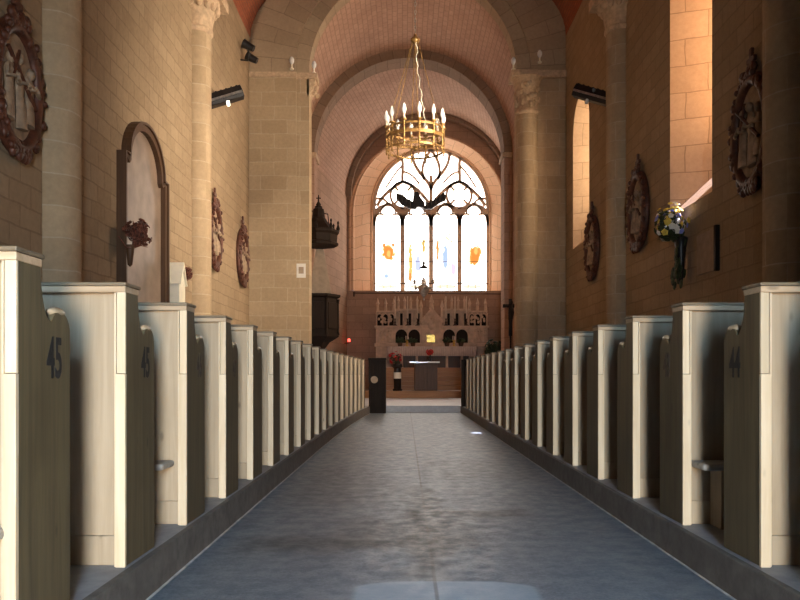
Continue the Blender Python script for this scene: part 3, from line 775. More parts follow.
# dark kneeling desks at the front of the two blocks
def kneel_desk(x0, x1, y, lab, rnd):
    r = thing('kneeling_desk', lab, 'prayer desk', ((x0+x1)/2, y, KH if not rnd else 0.0))
    w = (x1-x0)/2; h = 1.30 if rnd else 1.10
    m = MB().box(-w, w, -0.02, 0.02, 0, h-0.05)
    for a in range(3): m.box(-w+0.03+a*(2*w-0.03)/3, -w+(a+1)*(2*w-0.03)/3, -0.035, -0.02, 0.15, h-0.15)
    m.build('front_panel', 'dark', r, bevel=0.004)
    MB().box(-w-0.03, w+0.03, -0.12, 0.20, h-0.05, h).build('top', 'dark', r, bevel=0.006)
    for s in (-1, 1): MB().box(s*w-0.02, s*w+0.02, -0.05, 0.32, 0, h-0.05).build('side_panel', 'dark', r, bevel=0.004)
    MB().box(-w, w, 0.05, 0.32, 0.18, 0.21).build('kneeler', 'dark', r)
    if rnd: MB().lathe([(0.0, -0.012), (0.085, -0.012), (0.085, 0.0), (0.0, 0.0)], (-0.07, -0.045, 0.79), 20, Matrix.Rotation(PI/2, 3, 'X')).build('round_disc', 'grey', r)
kneel_desk(-0.83, -0.47, 18.25, 'dark wooden prayer desk with pale round disc at the head of the left pews', True)
kneel_desk(1.36, 3.3, 18.20, 'long dark wooden prayer desk at the head of the right pews', False)

# ------------------------------------------------------------------ on the walls
def tob(p, q):  return p
WALL_ROT = {-1: PI/2, 1: -PI/2}      # local -y faces the nave: left wall faces +x, right wall faces -x
# stations of the cross: carved oval frames with a relief
def make_station():
    r = thing('carved_medallion', 'station', 'carving')
    a, b = 0.40, 0.56
    m = MB(); pts = [(a*math.cos(t*PI/24), -0.055, b*math.sin(t*PI/24)) for t in range(49)]
    m.path(pts, 0.062, 8)
    m.path([(1.10*x, -0.035, 1.08*z) for x, y, z in pts], 0.045, 6)
    for t in range(40):
        an = 2*PI*t/40 + random.uniform(-.05, .05); q = random.uniform(0.98, 1.16)
        m.ell((a*q*math.cos(an), -0.08+random.uniform(-.03, .01), b*q*math.sin(an)), (random.uniform(.03, .06), .035, random.uniform(.03, .065)), 6)
    for t in range(16):      # heavier leafwork at top and foot
        for z, s in ((0.62, 1), (-0.60, -1)):
            m.ell((random.uniform(-.16, .16), -0.08, z+random.uniform(-.06, .06)), (.05, .04, .06), 6)
    m.build('frame', 'frame', r, smooth=70)
    c = MB().prism([(-.03, .60), (.03, .60), (.03, .76), (.09, .76), (.09, .82), (.03, .82), (.03, .92), (-.03, .92), (-.03, .82), (-.09, .82), (-.09, .76), (-.03, .76)], 'xz', -0.07, -0.03)
    c.build('finial_cross', 'frame', r, bevel=0.008)
    d = MB().add([(a*math.cos(t*PI/20), -0.02, b*math.sin(t*PI/20)) for t in range(40)], [tuple(range(40))])
    d.lathe([(0, 0), (1, 0), (1, 0.03)], (0, -0.015, 0), 32, Matrix.Rotation(PI/2, 3, 'X') @ Matrix.Diagonal((a, b, 1)))
    d.build('relief_ground', 'cream', r)
    for (x, h, tilt) in ((-0.17, 0.62, 0.06), (0.03, 0.70, -0.10), (0.21, 0.55, 0.05)):
        f = MB(); R = Matrix.Rotation(tilt, 3, 'Y')
        f.lathe([(0.0, -h/2), (0.095, -h/2+.01), (0.085, -h*.2), (0.06, 0.0), (0.085, h*.24), (0.04, h*.34), (0.03, h*.37)], (x, -0.06, -0.04), 10, R, sy=0.55)
        f.ell(R @ Vector((0, 0, h*.45)) + Vector((x, -0.075, -0.04)), (0.045, 0.045, 0.06), 8)
        for s in (-1, 1):
            f.path([(x+s*.07, -0.08, h*.2), (x+s*.12, -0.11, 0.02), (x+s*.03, -0.14, 0.04)], [.028, .022, .018], 6)
        f.build('relief_figure', 'cream', r, smooth=60)
    k = MB(); k.tube((-.26, -0.10, .30), (.27, -0.10, -.12), .022, n=6); k.tube((-.05, -0.10, .33), (-.17, -0.10, .05), .018, n=6)
    k.build('carved_cross', 'frame', r)
    return r
st0 = make_station()
g = 'carved stations of the cross on the nave walls'
spots = [(-1, 7.35, 3.62, 'carved oval medallion high on the left wall, cut by the picture edge'),
         (-1, 15.0, 3.6, 'carved oval medallion half hidden behind the far left half column'),
         (-1, 17.6, 3.58, 'narrow looking red-brown oval carving beside the left chancel pier'),
         (1, 8.5, 3.56, 'dark oval medallion in the gloom at the far right of the picture'),
         (1, 12.65, 3.58, 'red-brown oval medallion on the right wall beside the flower bouquet'),
         (1, 15.75, 3.5, 'dark oval carving overlapping the foot of the narrow lit window')]
for i, (s, y, z, lab) in enumerate(spots):
    o = st0 if i == 0 else dup(st0)
    o.location = ((XL+0.004) if s < 0 else (XR-0.004), y, z); o.rotation_euler = (0, 0, WALL_ROT[s]); o['label'] = lab; o['group'] = g

# arched memorial on the left wall
r = thing('memorial_tablet', 'tall arched memorial tablet with dark brown frame on the left wall', 'memorial', (XL, 10.95, 0), WALL_ROT[-1])
hw_, sh, tp, z0 = 0.86, 3.76, 4.36, 1.46
inn = [(-hw_, z0), (-hw_, sh), (-hw_+0.16, sh)] + [(0.70*math.cos(math.radians(a)), sh+(tp-sh)*math.sin(math.radians(a))) for a in range(180, -1, -10)] + [(hw_-0.16, sh), (hw_, sh), (hw_, z0)]
fm = MB().ribbon(inn, 0.11, -0.10, 0.0); fm.ribbon([(x*1.05, z+0.05 if z > 2 else z) for x, z in inn], 0.04, -0.13, 0.0)
fm.box(-hw_-.1, hw_+.1, -0.14, 0, z0-0.1, z0); fm.build('frame', 'brown', r, bevel=0.006)
MB().prism(inn, 'xz', -0.03, -0.002).build('tablet', 'marble', r)

def blooms(c, rad, n, cols, r, size=(0.03, 0.05), flat=0.6, face=(0, -0.4, 0.5)):
    sets = {}
    for i in range(n):
        th = random.uniform(0, 2*PI); ph = math.acos(random.uniform(-0.6, 1)); q = rad*random.uniform(0.45, 1.2)
        p = Vector(c)+Vector((q*math.sin(ph)*math.cos(th), q*math.sin(ph)*math.sin(th)*0.8, q*math.cos(ph)))
        mb = sets.setdefault(random.choice(cols), MB()); s = random.uniform(*size)
        d = (p-Vector(c)).normalized()
        rot = d.to_track_quat('Z', 'X').to_matrix()
        for k in range(5):
            a = 2*PI*k/5; mb.ell(p+rot @ Vector((math.cos(a)*s*.6, math.sin(a)*s*.6, 0)), (s*.55, s*.55, s*.25), 5, rot)
        mb.ell(p+d*s*.15, s*.3, 5)
    return sets
def bouquet(name, lab, loc, rz, c, rad, n, cols, petal, stem_from, leafcol='leaf', size=(0.03, 0.05), pet='petals'):
    r = thing(name, lab, 'flowers', loc, rz)
    for col, mb in blooms(c, rad, n, cols, r, size).items():
        o = mb.build(pet, col, r, smooth=60); o['kind'] = 'stuff'
    lf = MB()
    for i in range(n):
        th = random.uniform(0, 2*PI); d = Vector((math.cos(th)*rad*.8, -abs(math.sin(th))*rad*.7, random.uniform(-.8, .8)*rad)); e = Vector(c)+d
        lf.path([stem_from, (Vector(stem_from)+e)/2+Vector((0, -0.02, .03)), e], [.006, .005, .003], 4)
        lf.ell(e*0.8+Vector(c)*0.2, (0.035, 0.008, 0.018), 6, Matrix.Rotation(random.uniform(0, PI), 3, 'Y') @ Matrix.Rotation(random.uniform(0, PI), 3, 'Z'))
    o = lf.build('stems', leafcol, r); o['kind'] = 'stuff'
    return r
r = bouquet('wall_bouquet', 'bright bouquet of blue, white and yellow flowers in a dark wall vase', (XR, 10.52, 2.72), WALL_ROT[1], (0, -0.24, 0.22), 0.25, 90, ['bluep', 'whitep', 'yellowp', 'yellowp', 'whitep', 'leaf'], None, (0, -0.10, -0.02))
MB().lathe([(0.0, -0.62), (0.03, -0.60), (0.05, -0.4), (0.09, -0.1), (0.12, 0.03), (0.10, 0.05), (0.085, 0.03), (0.0, 0.0)], (0, -0.11, 0), 14, sx=0.8, sy=0.8).build('wall_vase', 'black', r, smooth=50)
lf = MB()
for i in range(46):
    z = random.uniform(-0.62, 0.1); x = random.uniform(-.09, .09)*(0.5+abs(z)); lf.ell((x, -0.12+random.uniform(-.09, .05), z), (0.05, 0.02, 0.07), 6, Matrix.Rotation(random.uniform(-1, 1), 3, 'Y'))
o = lf.build('trailing_leaves', 'leaf', r); o['kind'] = 'stuff'
r = thing('stone_tablet', 'small stone tablet on the right wall beside the bouquet', 'plaque', (XR+0.006, 9.85, 0), WALL_ROT[1])
MB().box(-0.34, 0.34, -0.03, 0, 2.20, 2.72).build('slab', 'grey', r, bevel=0.006)
MB().box(0.30, 0.36, -0.06, 0, 2.18, 2.74).build('side_moulding', 'dark', r, bevel=0.004)  # dark strip standing in for the shadow along the slab's edge

r = bouquet('dried_bouquet', 'dried brown flowers in front of the arched memorial', (XL+.16, 9.85, 2.52), WALL_ROT[-1], (0.08, -0.14, 0.18), 0.19, 46, ['dried', 'dried', 'frame'], None, (0.0, -0.10, -0.02), 'dried', (0.025, 0.045), 'dried_heads')
MB().lathe([(0.0, -0.25), (0.03, -0.22), (0.055, 0.0), (0.06, 0.03), (0.0, 0.02)], (0, -0.08, 0), 12).build('wall_vase', 'brown', r, smooth=50)
MB().path([(0, -0.1, 0), (-0.30, -0.14, -0.05), (-0.5, -0.12, 0.05)], 0.008, 5).build('drooping_stem', 'dried', r)
ro = bouquet('dried_bouquet', 'small dried flower bunch above the white gabled niche', (XL, 12.6, 2.36), WALL_ROT[-1], (0.05, -0.17, 0.20), 0.12, 24, ['dried', 'dried', 'frame'], None, (0.0, -0.08, -0.02), 'dried', (0.022, 0.04), 'dried_heads')
MB().lathe([(0.0, -0.2), (0.03, -0.18), (0.045, 0.0), (0.05, 0.03), (0.0, 0.02)], (0, -0.042, 0), 12).build('wall_vase', 'brown', ro, smooth=50)
# white gabled niche on a bracket
r = thing('gabled_shrine', 'white gabled little shrine on a bracket behind the third left pew', 'shrine', (XL, 12.1, 1.9), WALL_ROT[-1])
MB().prism([(-.16, 0), (.16, 0), (.16, .42), (.13, .44), (.0, .70), (-.13, .44), (-.16, .42)], 'xz', -0.26, 0.0).build('body', 'white', r, bevel=0.012)
MB().prism([(-.19, .40), (-.16, .40), (0, .69), (.16, .40), (.19, .40), (0, .76)], 'xz', -0.29, 0.0).build('gable', 'white', r, bevel=0.006)
MB().box(-.2, .2, -0.30, 0, -0.06, 0).prism([(0, -.06), (-.28, -.06), (0, -.35)], 'yz', -0.08, 0.08).build('bracket', 'carved', r, bevel=0.006)

# paper notice on the left pier
r = thing('paper_notice', 'white paper notice on the left chancel pier', 'notice', ((301.5-VX)*DA/F, DA-0.055, EYE+(VY-271)*DA/F))
MB().box(-0.11, 0.11, -0.008, 0, -0.17, 0.17).build('sheet', 'paper', r)
MB().box(-0.06, 0.06, -0.011, -0.008, -0.07, 0.09).build('printed_picture', 'grey', r)

# floodlights on the columns
def floodlight(loc, d, lab, yaw, roll, arm, bulb='lamp'):
    r = thing('floodlight', lab, 'lamp', loc)
    r.rotation_euler = (0, roll, yaw)
    m = MB().prism([(-.09, .10), (.09, .10), (.14, -.02), (.10, -.13), (-.10, -.13), (-.14, -.02)], 'yz', -0.36, 0.36); m.build('housing', 'black', r, bevel=0.01)
    f = MB()
    for i in range(7): f.box(-0.33+i*0.1, -0.30+i*0.1, -.08, .08, 0.10, 0.112)
    f.build('cooling_fin', 'black', r)
    MB().box(-0.34, 0.34, -0.15, -0.137, -0.06, -0.02).build('reflector_edge', 'silver', r)
    MB().tube((-d*0.03, -0.08, -0.13), (-d*0.01, -0.10, -0.21), 0.032, n=10).build('lamp_tube', bulb, r, smooth=50)
    a = MB().path([(0, 0.0, 0.0)] + arm, 0.03, 8); a.build('bracket', 'black', r, smooth=50)
    return r
floodlight((-3.40, 14.55, 6.12), -1, 'black floodlight on an arm beside the left half column', 0.25, -0.38, [(-0.25, 0.02, 0.02), (-0.45, -0.1, -0.04)])
floodlight((3.52, 14.55, 6.16), 1, 'black floodlight on an arm above the narrow right window', -0.5, 0.42, [(0.05, -0.15, 0.05), (0.12, -0.35, 0.0)], 'bulb')
# small twin projector on the left wall
r = thing('spotlight', 'small twin black spotlight high on the left wall by the pier', 'lamp', (XL, 17.6, 8.05), WALL_ROT[-1])
MB().path([(0, 0, 0), (0, -0.16, -0.02), (0, -0.18, 0.18)], 0.02, 6).build('bracket', 'black', r)
for dx, dz in ((-0.22, 0.22), (0.16, 0.10)):
    R = Matrix.Rotation(-1.1, 3, 'X')
    h = MB().lathe([(0, -.14), (.07, -.14), (.10, .10), (.115, .12), (.0, .10)], (dx, -0.22, dz), 12, R); h.tube((0, -0.18, 0.18), (dx, -0.2, dz), 0.02, n=6)
    h.build('lamp_head', 'black', r, smooth=50)
# small white lamps on the capitals
for (x, y, z, lab) in ((AX+AR-0.12, DA-0.30, 8.14, 'small white bulb lamp on the right carved capital'), (AX+AR+0.5, DA-0.32, 8.30, 'small white lamp above the right pier ledge'), (AX-AR+0.12, DA-0.02, 8.16, 'small white lamp on the left jamb capital'), (AX-AR-0.38, DA-0.25, 8.17, 'small white lamp lying on the left pier ledge')):
    r = thing('wall_lamp', lab, 'lamp', (x, y, z-0.01), 0, None)
    MB().lathe([(0.05, 0), (0.05, 0.03), (0.02, 0.05), (0.02, 0.12), (0, 0.12)], (0, 0, 0), 10).build('base', 'white', r, smooth=50)
    MB().lathe([(0.02, .12), (0.055, .18), (0.06, .24), (0.03, .30), (0, .31)], (0, 0, 0), 12).build('bulb', 'bulb', r, smooth=60)

# ------------------------------------------------------------------ chandelier
CHY, CHX = 14.0, 0.185
r = thing('chandelier', 'round brass crown chandelier with white candle bulbs hanging in the nave', 'chandelier', (CHX, CHY, 4.93))
R0 = 0.52
def hoop(z, rr, h, t, nm, mat='brass'):
    return MB().lathe([(rr, z), (rr, z+h), (rr-t, z+h), (rr-t, z), (rr, z)], (0,0,0), 36, caps=False).build(nm, mat, r, smooth=40)
hoop(0.00, R0, 0.035, 0.012, 'lower_hoop'); hoop(0.20, R0+0.01, 0.06, 0.008, 'band'); hoop(0.36, R0, 0.035, 0.012, 'upper_hoop')
lat = MB(); la2 = MB()
for i in range(24):
    a0 = 2*PI*i/24; a1 = 2*PI*(i+1)/24; am = (a0+a1)/2
    P = lambda a, z, q=R0-0.006: (q*math.cos(a), q*math.sin(a), z)
    lat.path([P(a0, .035), P(am, .11), P(a1, .035)], .005, 4)
    la2.path([P(a0, .275), P(am, .345), P(a1, .275)], .006, 4)
    lat.ell(P(am, .107), .016, 6); la2.ell(P(am, .345), (.012, .012, .02), 5)
lat.build('pierced_gallery', 'brass', r); la2.build('pierced_gallery', 'brass', r)
for i in range(12):
    a = 2*PI*i/12+0.13; x, y = R0*math.cos(a), R0*math.sin(a)
    c = MB(); c.tube((x, y, -.02), (x, y, .42), .018, n=8); c.lathe([(0.0, .40), (.045, .42), (.05, .44), (.02, .445)], (x, y, 0), 10); c.ell((x, y, -.05), (.018, .018, .04), 6)
    c.build('post', 'brass', r, smooth=50)
    b = MB().tube((x, y, .44), (x, y, .55), .019, n=8); b.build('candle_sleeve', 'wax', r, smooth=50)
    MB().lathe([(.016, .53), (.036, .58), (.038, .62), (.020, .69), (0, .73)], (x, y, 0), 10).build('bulb', 'candle_bulb', r, smooth=60)
for i in range(6):
    a = 2*PI*i/6+0.4
    MB().tube((R0*math.cos(a), R0*math.sin(a), .40), (.05*math.cos(a), .05*math.sin(a), 2.0), .0075, n=5).build('suspension_rod', 'brass', r)
MB().lathe([(0, 1.93), (.05, 1.95), (.09, 2.0), (.085, 2.03), (.04, 2.06), (.025, 2.12), (0, 2.13)], (0,0,0), 14).build('crown_hub', 'brass', r, smooth=50)
for i in range(6): 
    pass
ctr = MB()
for i in range(6):
    a = 2*PI*i/6; ctr.tube((0, 0, .08), (R0*math.cos(a), R0*math.sin(a), .02), .005, n=5)
ctr.lathe([(0, .0), (.05, .03), (.05, .08), (0, .12)], (0,0,0), 10); ctr.build('cross_arms', 'brass', r)
cw = MB(); pts = [(0.03+0.02*math.sin(t*1.9)+0.16*max(0, (1-t/14)), -0.06+0.02*math.cos(t*1.3), .45+1.55*t/20) for t in range(21)]
cw.path(pts, .008, 5); cw.build('cable', 'white', r)
ch = MB(); zc = 2.12; q = 0
TOP = ZS+RISE*math.sqrt(1-((CHX-(XL+XR)/2)/((XR-XL)/2))**2)-4.93
while zc < TOP:
    pts = [(0.016*math.cos(t*PI/5)*(1 if q % 2 else 0), 0.016*math.cos(t*PI/5)*(0 if q % 2 else 1), zc+.035+.045*math.sin(t*PI/5)) for t in range(11)]
    ch.path(pts, .006, 4); zc += .072; q += 1
ch.build('chain', 'silver', r)

# dark winged carving and the hanging sanctuary lamp before the east window
HY = 24.0
def HP(px, py): return ((px-VX)*HY/F, EYE+(VY-py)*HY/F)
hx, hz = HP(421, 203)
r = thing('winged_ornament', 'dark wing-shaped carving hanging before the stained glass window', 'ornament', (hx, HY, hz))
k_ = HY/F
def wing(s):
    o = [(423.5, 208.5), (427, 204), (436, 199), (442.5, 193.5), (446, 195), (445.5, 200.5), (440, 203), (431, 209.5)]
    if s < 0: o = [(396.5, 199), (397, 194), (402, 194.5), (407, 199), (413, 202), (417, 206), (416, 209.5), (409, 208.5), (402, 205)]
    o = [((x-421)*k_, (203-y)*k_) for x, y in o]
    m = MB().prism(o, 'xz', -0.07, 0.07)
    for i in range(5):
        t = (i+.6)/5; x = (s*(3+21*t)-(1.5 if s < 0 else 0))*k_; z = (-4+11*t)*k_
        m.box(x-.03, x+.03, -.10, -.07, z-.12, z+.10)
    return m
for s in (-1, 1): wing(s).build('wing', 'black', r, bevel=0.012)
b = MB().prism([((x-421)*k_, (203-y)*k_) for x, y in ((412.5, 208), (413, 198), (414, 192.5), (418, 192), (420.5, 198), (424.5, 203), (425, 209), (419, 207))], 'xz', -.12, .12)
b.build('body', 'black', r, bevel=0.02)
MB().tube((-.05, 0, .1), (-.05, 0, CZ+CR-hz-0.3+0.02), .006, n=5).build('hanging_wire', 'iron', r)
lx, lz = HP(424, 300)
LY = HY+0.25
r = thing('sanctuary_lamp', 'ornate silver hanging lamp below the dark winged carving', 'lamp', (lx, LY, lz))
MB().lathe([(0, 0), (.03, .02), (.03, .06), (.01, .09), (.05, .14), (.12, .22), (.17, .34), (.19, .42), (.15, .46), (.10, .50), (.09, .44), (0, .4)], (0,0,0), 18).build('bowl', 'silver', r, smooth=50)
MB().lathe([(.06, .46), (.08, .54), (.07, .66), (0.0, .68)], (0,0,0), 12).build('glass_cup', 'bulb', r, smooth=60)
for i in range(3):
    a = 2*PI*i/3+0.5; c_, s_ = math.cos(a), math.sin(a)
    m = MB().path([(.17*c_, .17*s_, .40), (.30*c_, .30*s_, .44), (.34*c_, .34*s_, .56), (.28*c_, .28*s_, .60)], [.02, .022, .02, .012], 6); m.ell((.34*c_, .34*s_, .62), (.05, .05, .07), 8); m.ell((.29*c_, .29*s_, .40), (.045, .045, .06), 8)
    m.build('scroll_arm', 'silver', r, smooth=60)
    MB().tube((.28*c_, .28*s_, .60), (.03*c_, .03*s_, 1.06), .009, n=5).build('chain', 'silver', r)
MB().lathe([(0, 1.0), (.14, 1.02), (.10, 1.07), (.03, 1.11), (.05, 1.18), (.02, 1.24), (0, 1.26)], (0,0,0), 14).build('crown_plate', 'black', r, smooth=50)
MB().tube((0, 0, 1.24), (0, 0, CZ+CR-0.03-lz), .005, n=5).build('hanging_wire', 'iron', r)

# ------------------------------------------------------------------ pulpit
PY = 20.6
px_ = (318.5-VX)*PY/F
r = thing('pulpit', 'dark carved wooden pulpit box against the left chancel wall', 'pulpit', (px_, PY, 0))
zb, zt = EYE+(VY-335)*PY/F, EYE+(VY-295)*PY/F
RP = 0.54
b = MB().lathe([(RP*0.92, zb), (RP*0.92, zt-.1)], (0,0,0), 6); b.build('body', 'dark', r)
MB().lathe([(RP*.95, zt-.10), (RP*1.08, zt-.06), (RP*1.08, zt), (RP*0.9, zt), (RP*.9, zt-.1)], (0,0,0), 6).build('top_rail', 'dark', r)
MB().lathe([(0.0, zb-.55), (.10, zb-.5), (.16, zb-.38), (.30, zb-.2), (RP*1.0, zb-.05), (RP*1.0, zb+.04), (RP*.9, zb+.04)], (0,0,0), 6).build('corbel', 'dark', r)
for i in range(6):
    a = 2*PI*(i+0.5)/6; ap = RP*.92*math.cos(PI/6)+.012
    R = Matrix.Rotation(a, 3, 'Z'); m = MB()
    for (u, w) in ((0, 0),):
        v = [R @ Vector((ap+d, yy, zz)) for d in (0, .03) for yy in (-.2, .2) for zz in (zb+.15, zt-.22)]
        m.add(v, [(0,1,3,2), (4,6,7,5), (0,4,5,1), (2,3,7,6), (0,2,6,4), (1,5,7,3)])
    m.build('carved_panel', 'dark', r, bevel=0.01)
    a2 = 2*PI*i/6; m = MB()
    m.path([(RP*.95*math.cos(a2), RP*.95*math.sin(a2), zz) for zz in (zb, zb+.1, zb+.2, zt-.25, zt-.12)], [.05, .03, .035, .03, .05], 8)
    m.build('corner_column', 'dark', r, smooth=50)
MB().tube((-0.2, 0.05, 0.0), (-0.1, 0, zb-.45), .16, .10, 10).build('pedestal', 'dark', r, smooth=50)
zc0, zc1 = EYE+(VY-246)*PY/F, EYE+(VY-230)*PY/F
rc = thing('pulpit_canopy', 'dark wooden sounding board with finial above the pulpit', 'canopy', (px_, PY, 0))
MB().lathe([(0, zc0+.02), (.52, zc0), (.535, zc0+.06), (.49, zc0+.10), (.505, zc0+.28), (.55, zc0+.34), (.55, zc0+.40), (.45, zc0+.42)], (0,0,0), 8).build('sounding_board', 'dark', rc)
MB().lathe([(.45, zc0+.42), (.27, zc0+.60), (.17, zc0+.76), (.14, zc0+.98), (.10, zc0+1.0), (.10, zc0+1.05), (0, zc0+1.06)], (0,0,0), 8).build('dome', 'dark', rc)
f = MB().lathe([(.05, zc0+1.04), (.07, zc0+1.10), (.02, zc0+1.18), (.015, zc0+1.34), (0, zc0+1.36)], (0,0,0), 8); f.tube((-.06, 0, zc0+1.27), (.06, 0, zc0+1.27), .013, n=5); f.build('finial', 'dark', rc, smooth=50)
for i in range(8):
    a = 2*PI*i/8; m = MB().lathe([(.035, zc0+.38), (.05, zc0+.46), (.02, zc0+.56), (.03, zc0+.62), (0, zc0+.68)], (.52*math.cos(a), .52*math.sin(a), 0), 6); m.build('corner_pinnacle', 'dark', rc)
for dx in (-.3, .3): MB().path([(dx, 0.2, zc0+.30), (dx*0.9-0.05, 0.25, zc0+.9), (-0.75+0.02*dx, 0.3, zc0+1.1)], .02, 5).build('stay', 'iron', rc)
MB().prism([(-.32, zt+.03), (.30, zt+.03), (.08, zc0+.02), (-.12, zc0+.02)], 'xz', 0.48, 0.56).build('backboard', 'grey', rc, bevel=0.008)
# red lamp on the chancel wall
r = thing('red_lamp', 'small glowing red lamp on the left chancel wall', 'lamp', ((349-VX)*29.8/F, 29.8, EYE+(VY-340.5)*29.8/F))
MB().ell((0, 0, 0), (0.055, 0.055, 0.08), 12).build('red_glass', 'redlamp', r, smooth=60)
m = MB().path([(0, 0, -.06), (-.05, 0.02, -.12), (-.2, 0.06, -.12)], .014, 6); m.lathe([(0, -.09), (.04, -.085), (.045, -.05), (.03, -.05)], (0,0,0), 10); m.build('bracket', 'iron', r, smooth=50)
# processional crucifix by the right pier
r = thing('crucifix', 'dark wooden crucifix on a pole by the right chancel pier', 'crucifix', ((510.5-VX)*20.3/F, 20.3, 0.16))
k_ = 20.3/F; zt_ = (VY-299)*k_+EYE-.16; za = (VY-306)*k_+EYE-.16; zb_ = (VY-336)*k_+EYE-.16
MB().box(-.045, .045, -.03, .03, zb_, zt_).build('upright', 'dark', r, bevel=0.006)
MB().box(-.20, .20, -.03, .03, za-.045, za+.045).build('crossbar', 'dark', r, bevel=0.006)
f = MB().path([(0, -.06, za+.02), (0.01, -.07, za-.18), (-.01, -.08, za-.36), (0, -.06, za-.62)], [.05, .075, .055, .03], 8); f.ell((0.01, -.08, za+.09), (.045, .05, .06), 8)
for s in (-1, 1): f.path([(s*.04, -.06, za-.02), (s*.18, -.045, za+.04)], [.025, .014], 6)
f.build('carved_figure', 'dark', r, smooth=60)
m = MB().tube((0, 0, .03), (0, 0, zb_), .022, n=8); m.lathe([(0, 0), (.2, 0), (.2, .03), (.05, .08), (0, .08)], (0,0,0), 16); m.build('pole', 'dark', r, smooth=50)

# iron rod across the foot of the east window
a = ((354-VX)*30.3/F, EYE+(VY-293)*30.3/F); b = ((505-VX)*30.3/F, EYE+(VY-294)*30.3/F)
r = thing('iron_rod', 'long thin iron rod across the wall below the east window', 'rod', (0, 30.3, 0))
MB().tube((a[0], 0, a[1]), (b[0], 0, b[1]), .022, n=8).build('bar', 'iron', r, smooth=50)
MB().tube((a[0], 0, a[1]), (a[0], -.02, a[1]-.14), .035, n=6).build('hook', 'iron', r)
for q in (a, b): MB().box(q[0]-.04, q[0]+.04, 0, 0.19, q[1]-.05, q[1]+.05).build('wall_plate', 'iron', r)

# ------------------------------------------------------------------ sanctuary furniture
# wooden altar steps
ax = 0.98
sx = lambda px, D: (px-VX)*D/F
sz = lambda py, D: EYE+(VY-py)*D/F
r = thing('altar_steps', 'flight of orange wooden steps leading up to the high altar', 'steps', (ax, 26.2, 0.385))
for i in range(5):
    MB().box(-2.0+0.05*i, 2.0-0.05*i, 0.30*i, 3.05, 0.155*i, 0.155*(i+1)).build('step', 'steps', r, bevel=0.012)
zst = 0.385+0.155*5
AY = 28.3
r = thing('high_altar', 'high altar block under a long white cloth at the east end', 'altar', (ax, AY, zst))
ztop = sz(346.5, AY)-zst
wA = 44*AY/F
MB().box(-wA+.25, wA-.25, 0.12, 0.95, 0, ztop-.06).build('altar_body', 'brown', r, bevel=0.01)
m = MB()
for s in (-1, 1):
    for xx in (0.55, 1.1): m.lathe([(.06, 0), (.05, .05), (.045, ztop-.35), (.07, ztop-.3)], (s*xx, .07, 0), 10)
m.build('front_columns', 'retable', r, smooth=50)
MB().box(-wA+.03, wA-.03, 0, 1.0, ztop-.06, ztop).build('altar_slab', 'retable', r, bevel=0.01)
# draped cloth: a top with front and side falls, rippled hem
m = MB(); nn = 40; drop = 9.5*AY/F
for i in range(nn):
    x0 = -wA-.01+2*(wA+.01)*i/nn; x1 = -wA-.01+2*(wA+.01)*(i+1)/nn
    f0 = .02*math.sin(i*1.3); f1 = .02*math.sin((i+1)*1.3)
    m.quad((x0, 1.0, ztop+.006), (x1, 1.0, ztop+.006), (x1, -.015, ztop+.006), (x0, -.015, ztop+.006))
    m.quad((x0, -.015, ztop+.006), (x1, -.015, ztop+.006), (x1, -.03-f1, ztop-drop), (x0, -.03-f0, ztop-drop))
for s in (-1, 1):
    X = s*(wA+.01); m.quad((X, -.015, ztop+.006), (X, 1.0, ztop+.006), (X+s*.12, 1.0, ztop-.65), (X+s*.08, -.015, ztop-.75))
cl = m.build('altar_cloth', 'cloth', None, smooth=50); cl.location = (ax, AY, zst); tag(cl, 'long white altar cloth draped over the high altar', 'cloth')
sol = cl.modifiers.new('thick', 'SOLIDIFY'); sol.thickness = 0.006; sol.offset = 1

# retable behind the altar
RY = 29.58
r = thing('altar_retable', 'carved stone retable with gabled centre behind the high altar', 'retable', ((431.5-VX)*RY/F, RY, 0.385))
k_ = RY/F; zz = lambda py: EYE+(VY-py)*k_-.385
U = lambda px: (px-431.5)*k_
MB().box(U(376), U(487), -0.2, 0.55, 0, zz(327)).build('predella', 'retable', r, bevel=0.015)
MB().box(U(374.5), U(488.5), -.26, .58, zz(328), zz(326)).build('ledge', 'retable', r, bevel=0.015)
MB().box(U(374.5), U(488.5), -.30, -.1, zz(347), zz(343.5)).build('gradine', 'retable', r, bevel=0.01)
for c0 in (385.5, 478): 
    MB().box(U(c0-8.5), U(c0+8.5), .12, .5, zz(326), zz(311)).build('side_niche', 'dark', r)
    m = MB(); 
    for dx in (-9, -3, 3, 9): m.lathe([(.05, zz(326)), (.03, zz(325)), (.028, zz(315)), (.05, zz(313))], (U(c0+dx), .08, 0), 8)
    for dx in (-6, 0, 6): m.ribbon(arc(U(c0+dx), zz(316), 2.6*k_, 180, 0, 10), .05, .03, .14)
    for i in range(14): m.ell((U(c0)+random.uniform(-.26, .26), .07, zz(319)+random.uniform(-.12, .12)), (.05, .05, .06), 6)
    m.box(U(c0-9.5), U(c0+9.5), .02, .5, zz(312.5), zz(310.5))
    m.build('niche_arcade', 'retable', r)
    for dx in (-8, 0, 8):
        MB().lathe([(.06, zz(310.5)), (.05, zz(304)), (.075, zz(303.5)), (.0, zz(297))], (U(c0+dx), .2, 0), 6).build('pinnacle', 'retable', r)
    MB().box(U(c0-7.5), U(c0+7.5), -.22, -.17, zz(343), zz(329.5)).build('relief_panel', 'retable', r, bevel=0.03)
    m = MB()
    for dx in (-3.5, 0, 3.5):
        m.lathe([(.09, zz(342)), (.06, zz(337)), (.08, zz(334)), (.03, zz(332.5))], (U(c0+dx), -.23, 0), 8, sy=.6); m.ell((U(c0+dx), -.25, zz(331.5)), .05, 8)
    m.build('relief_figures', 'retable', r, smooth=60)
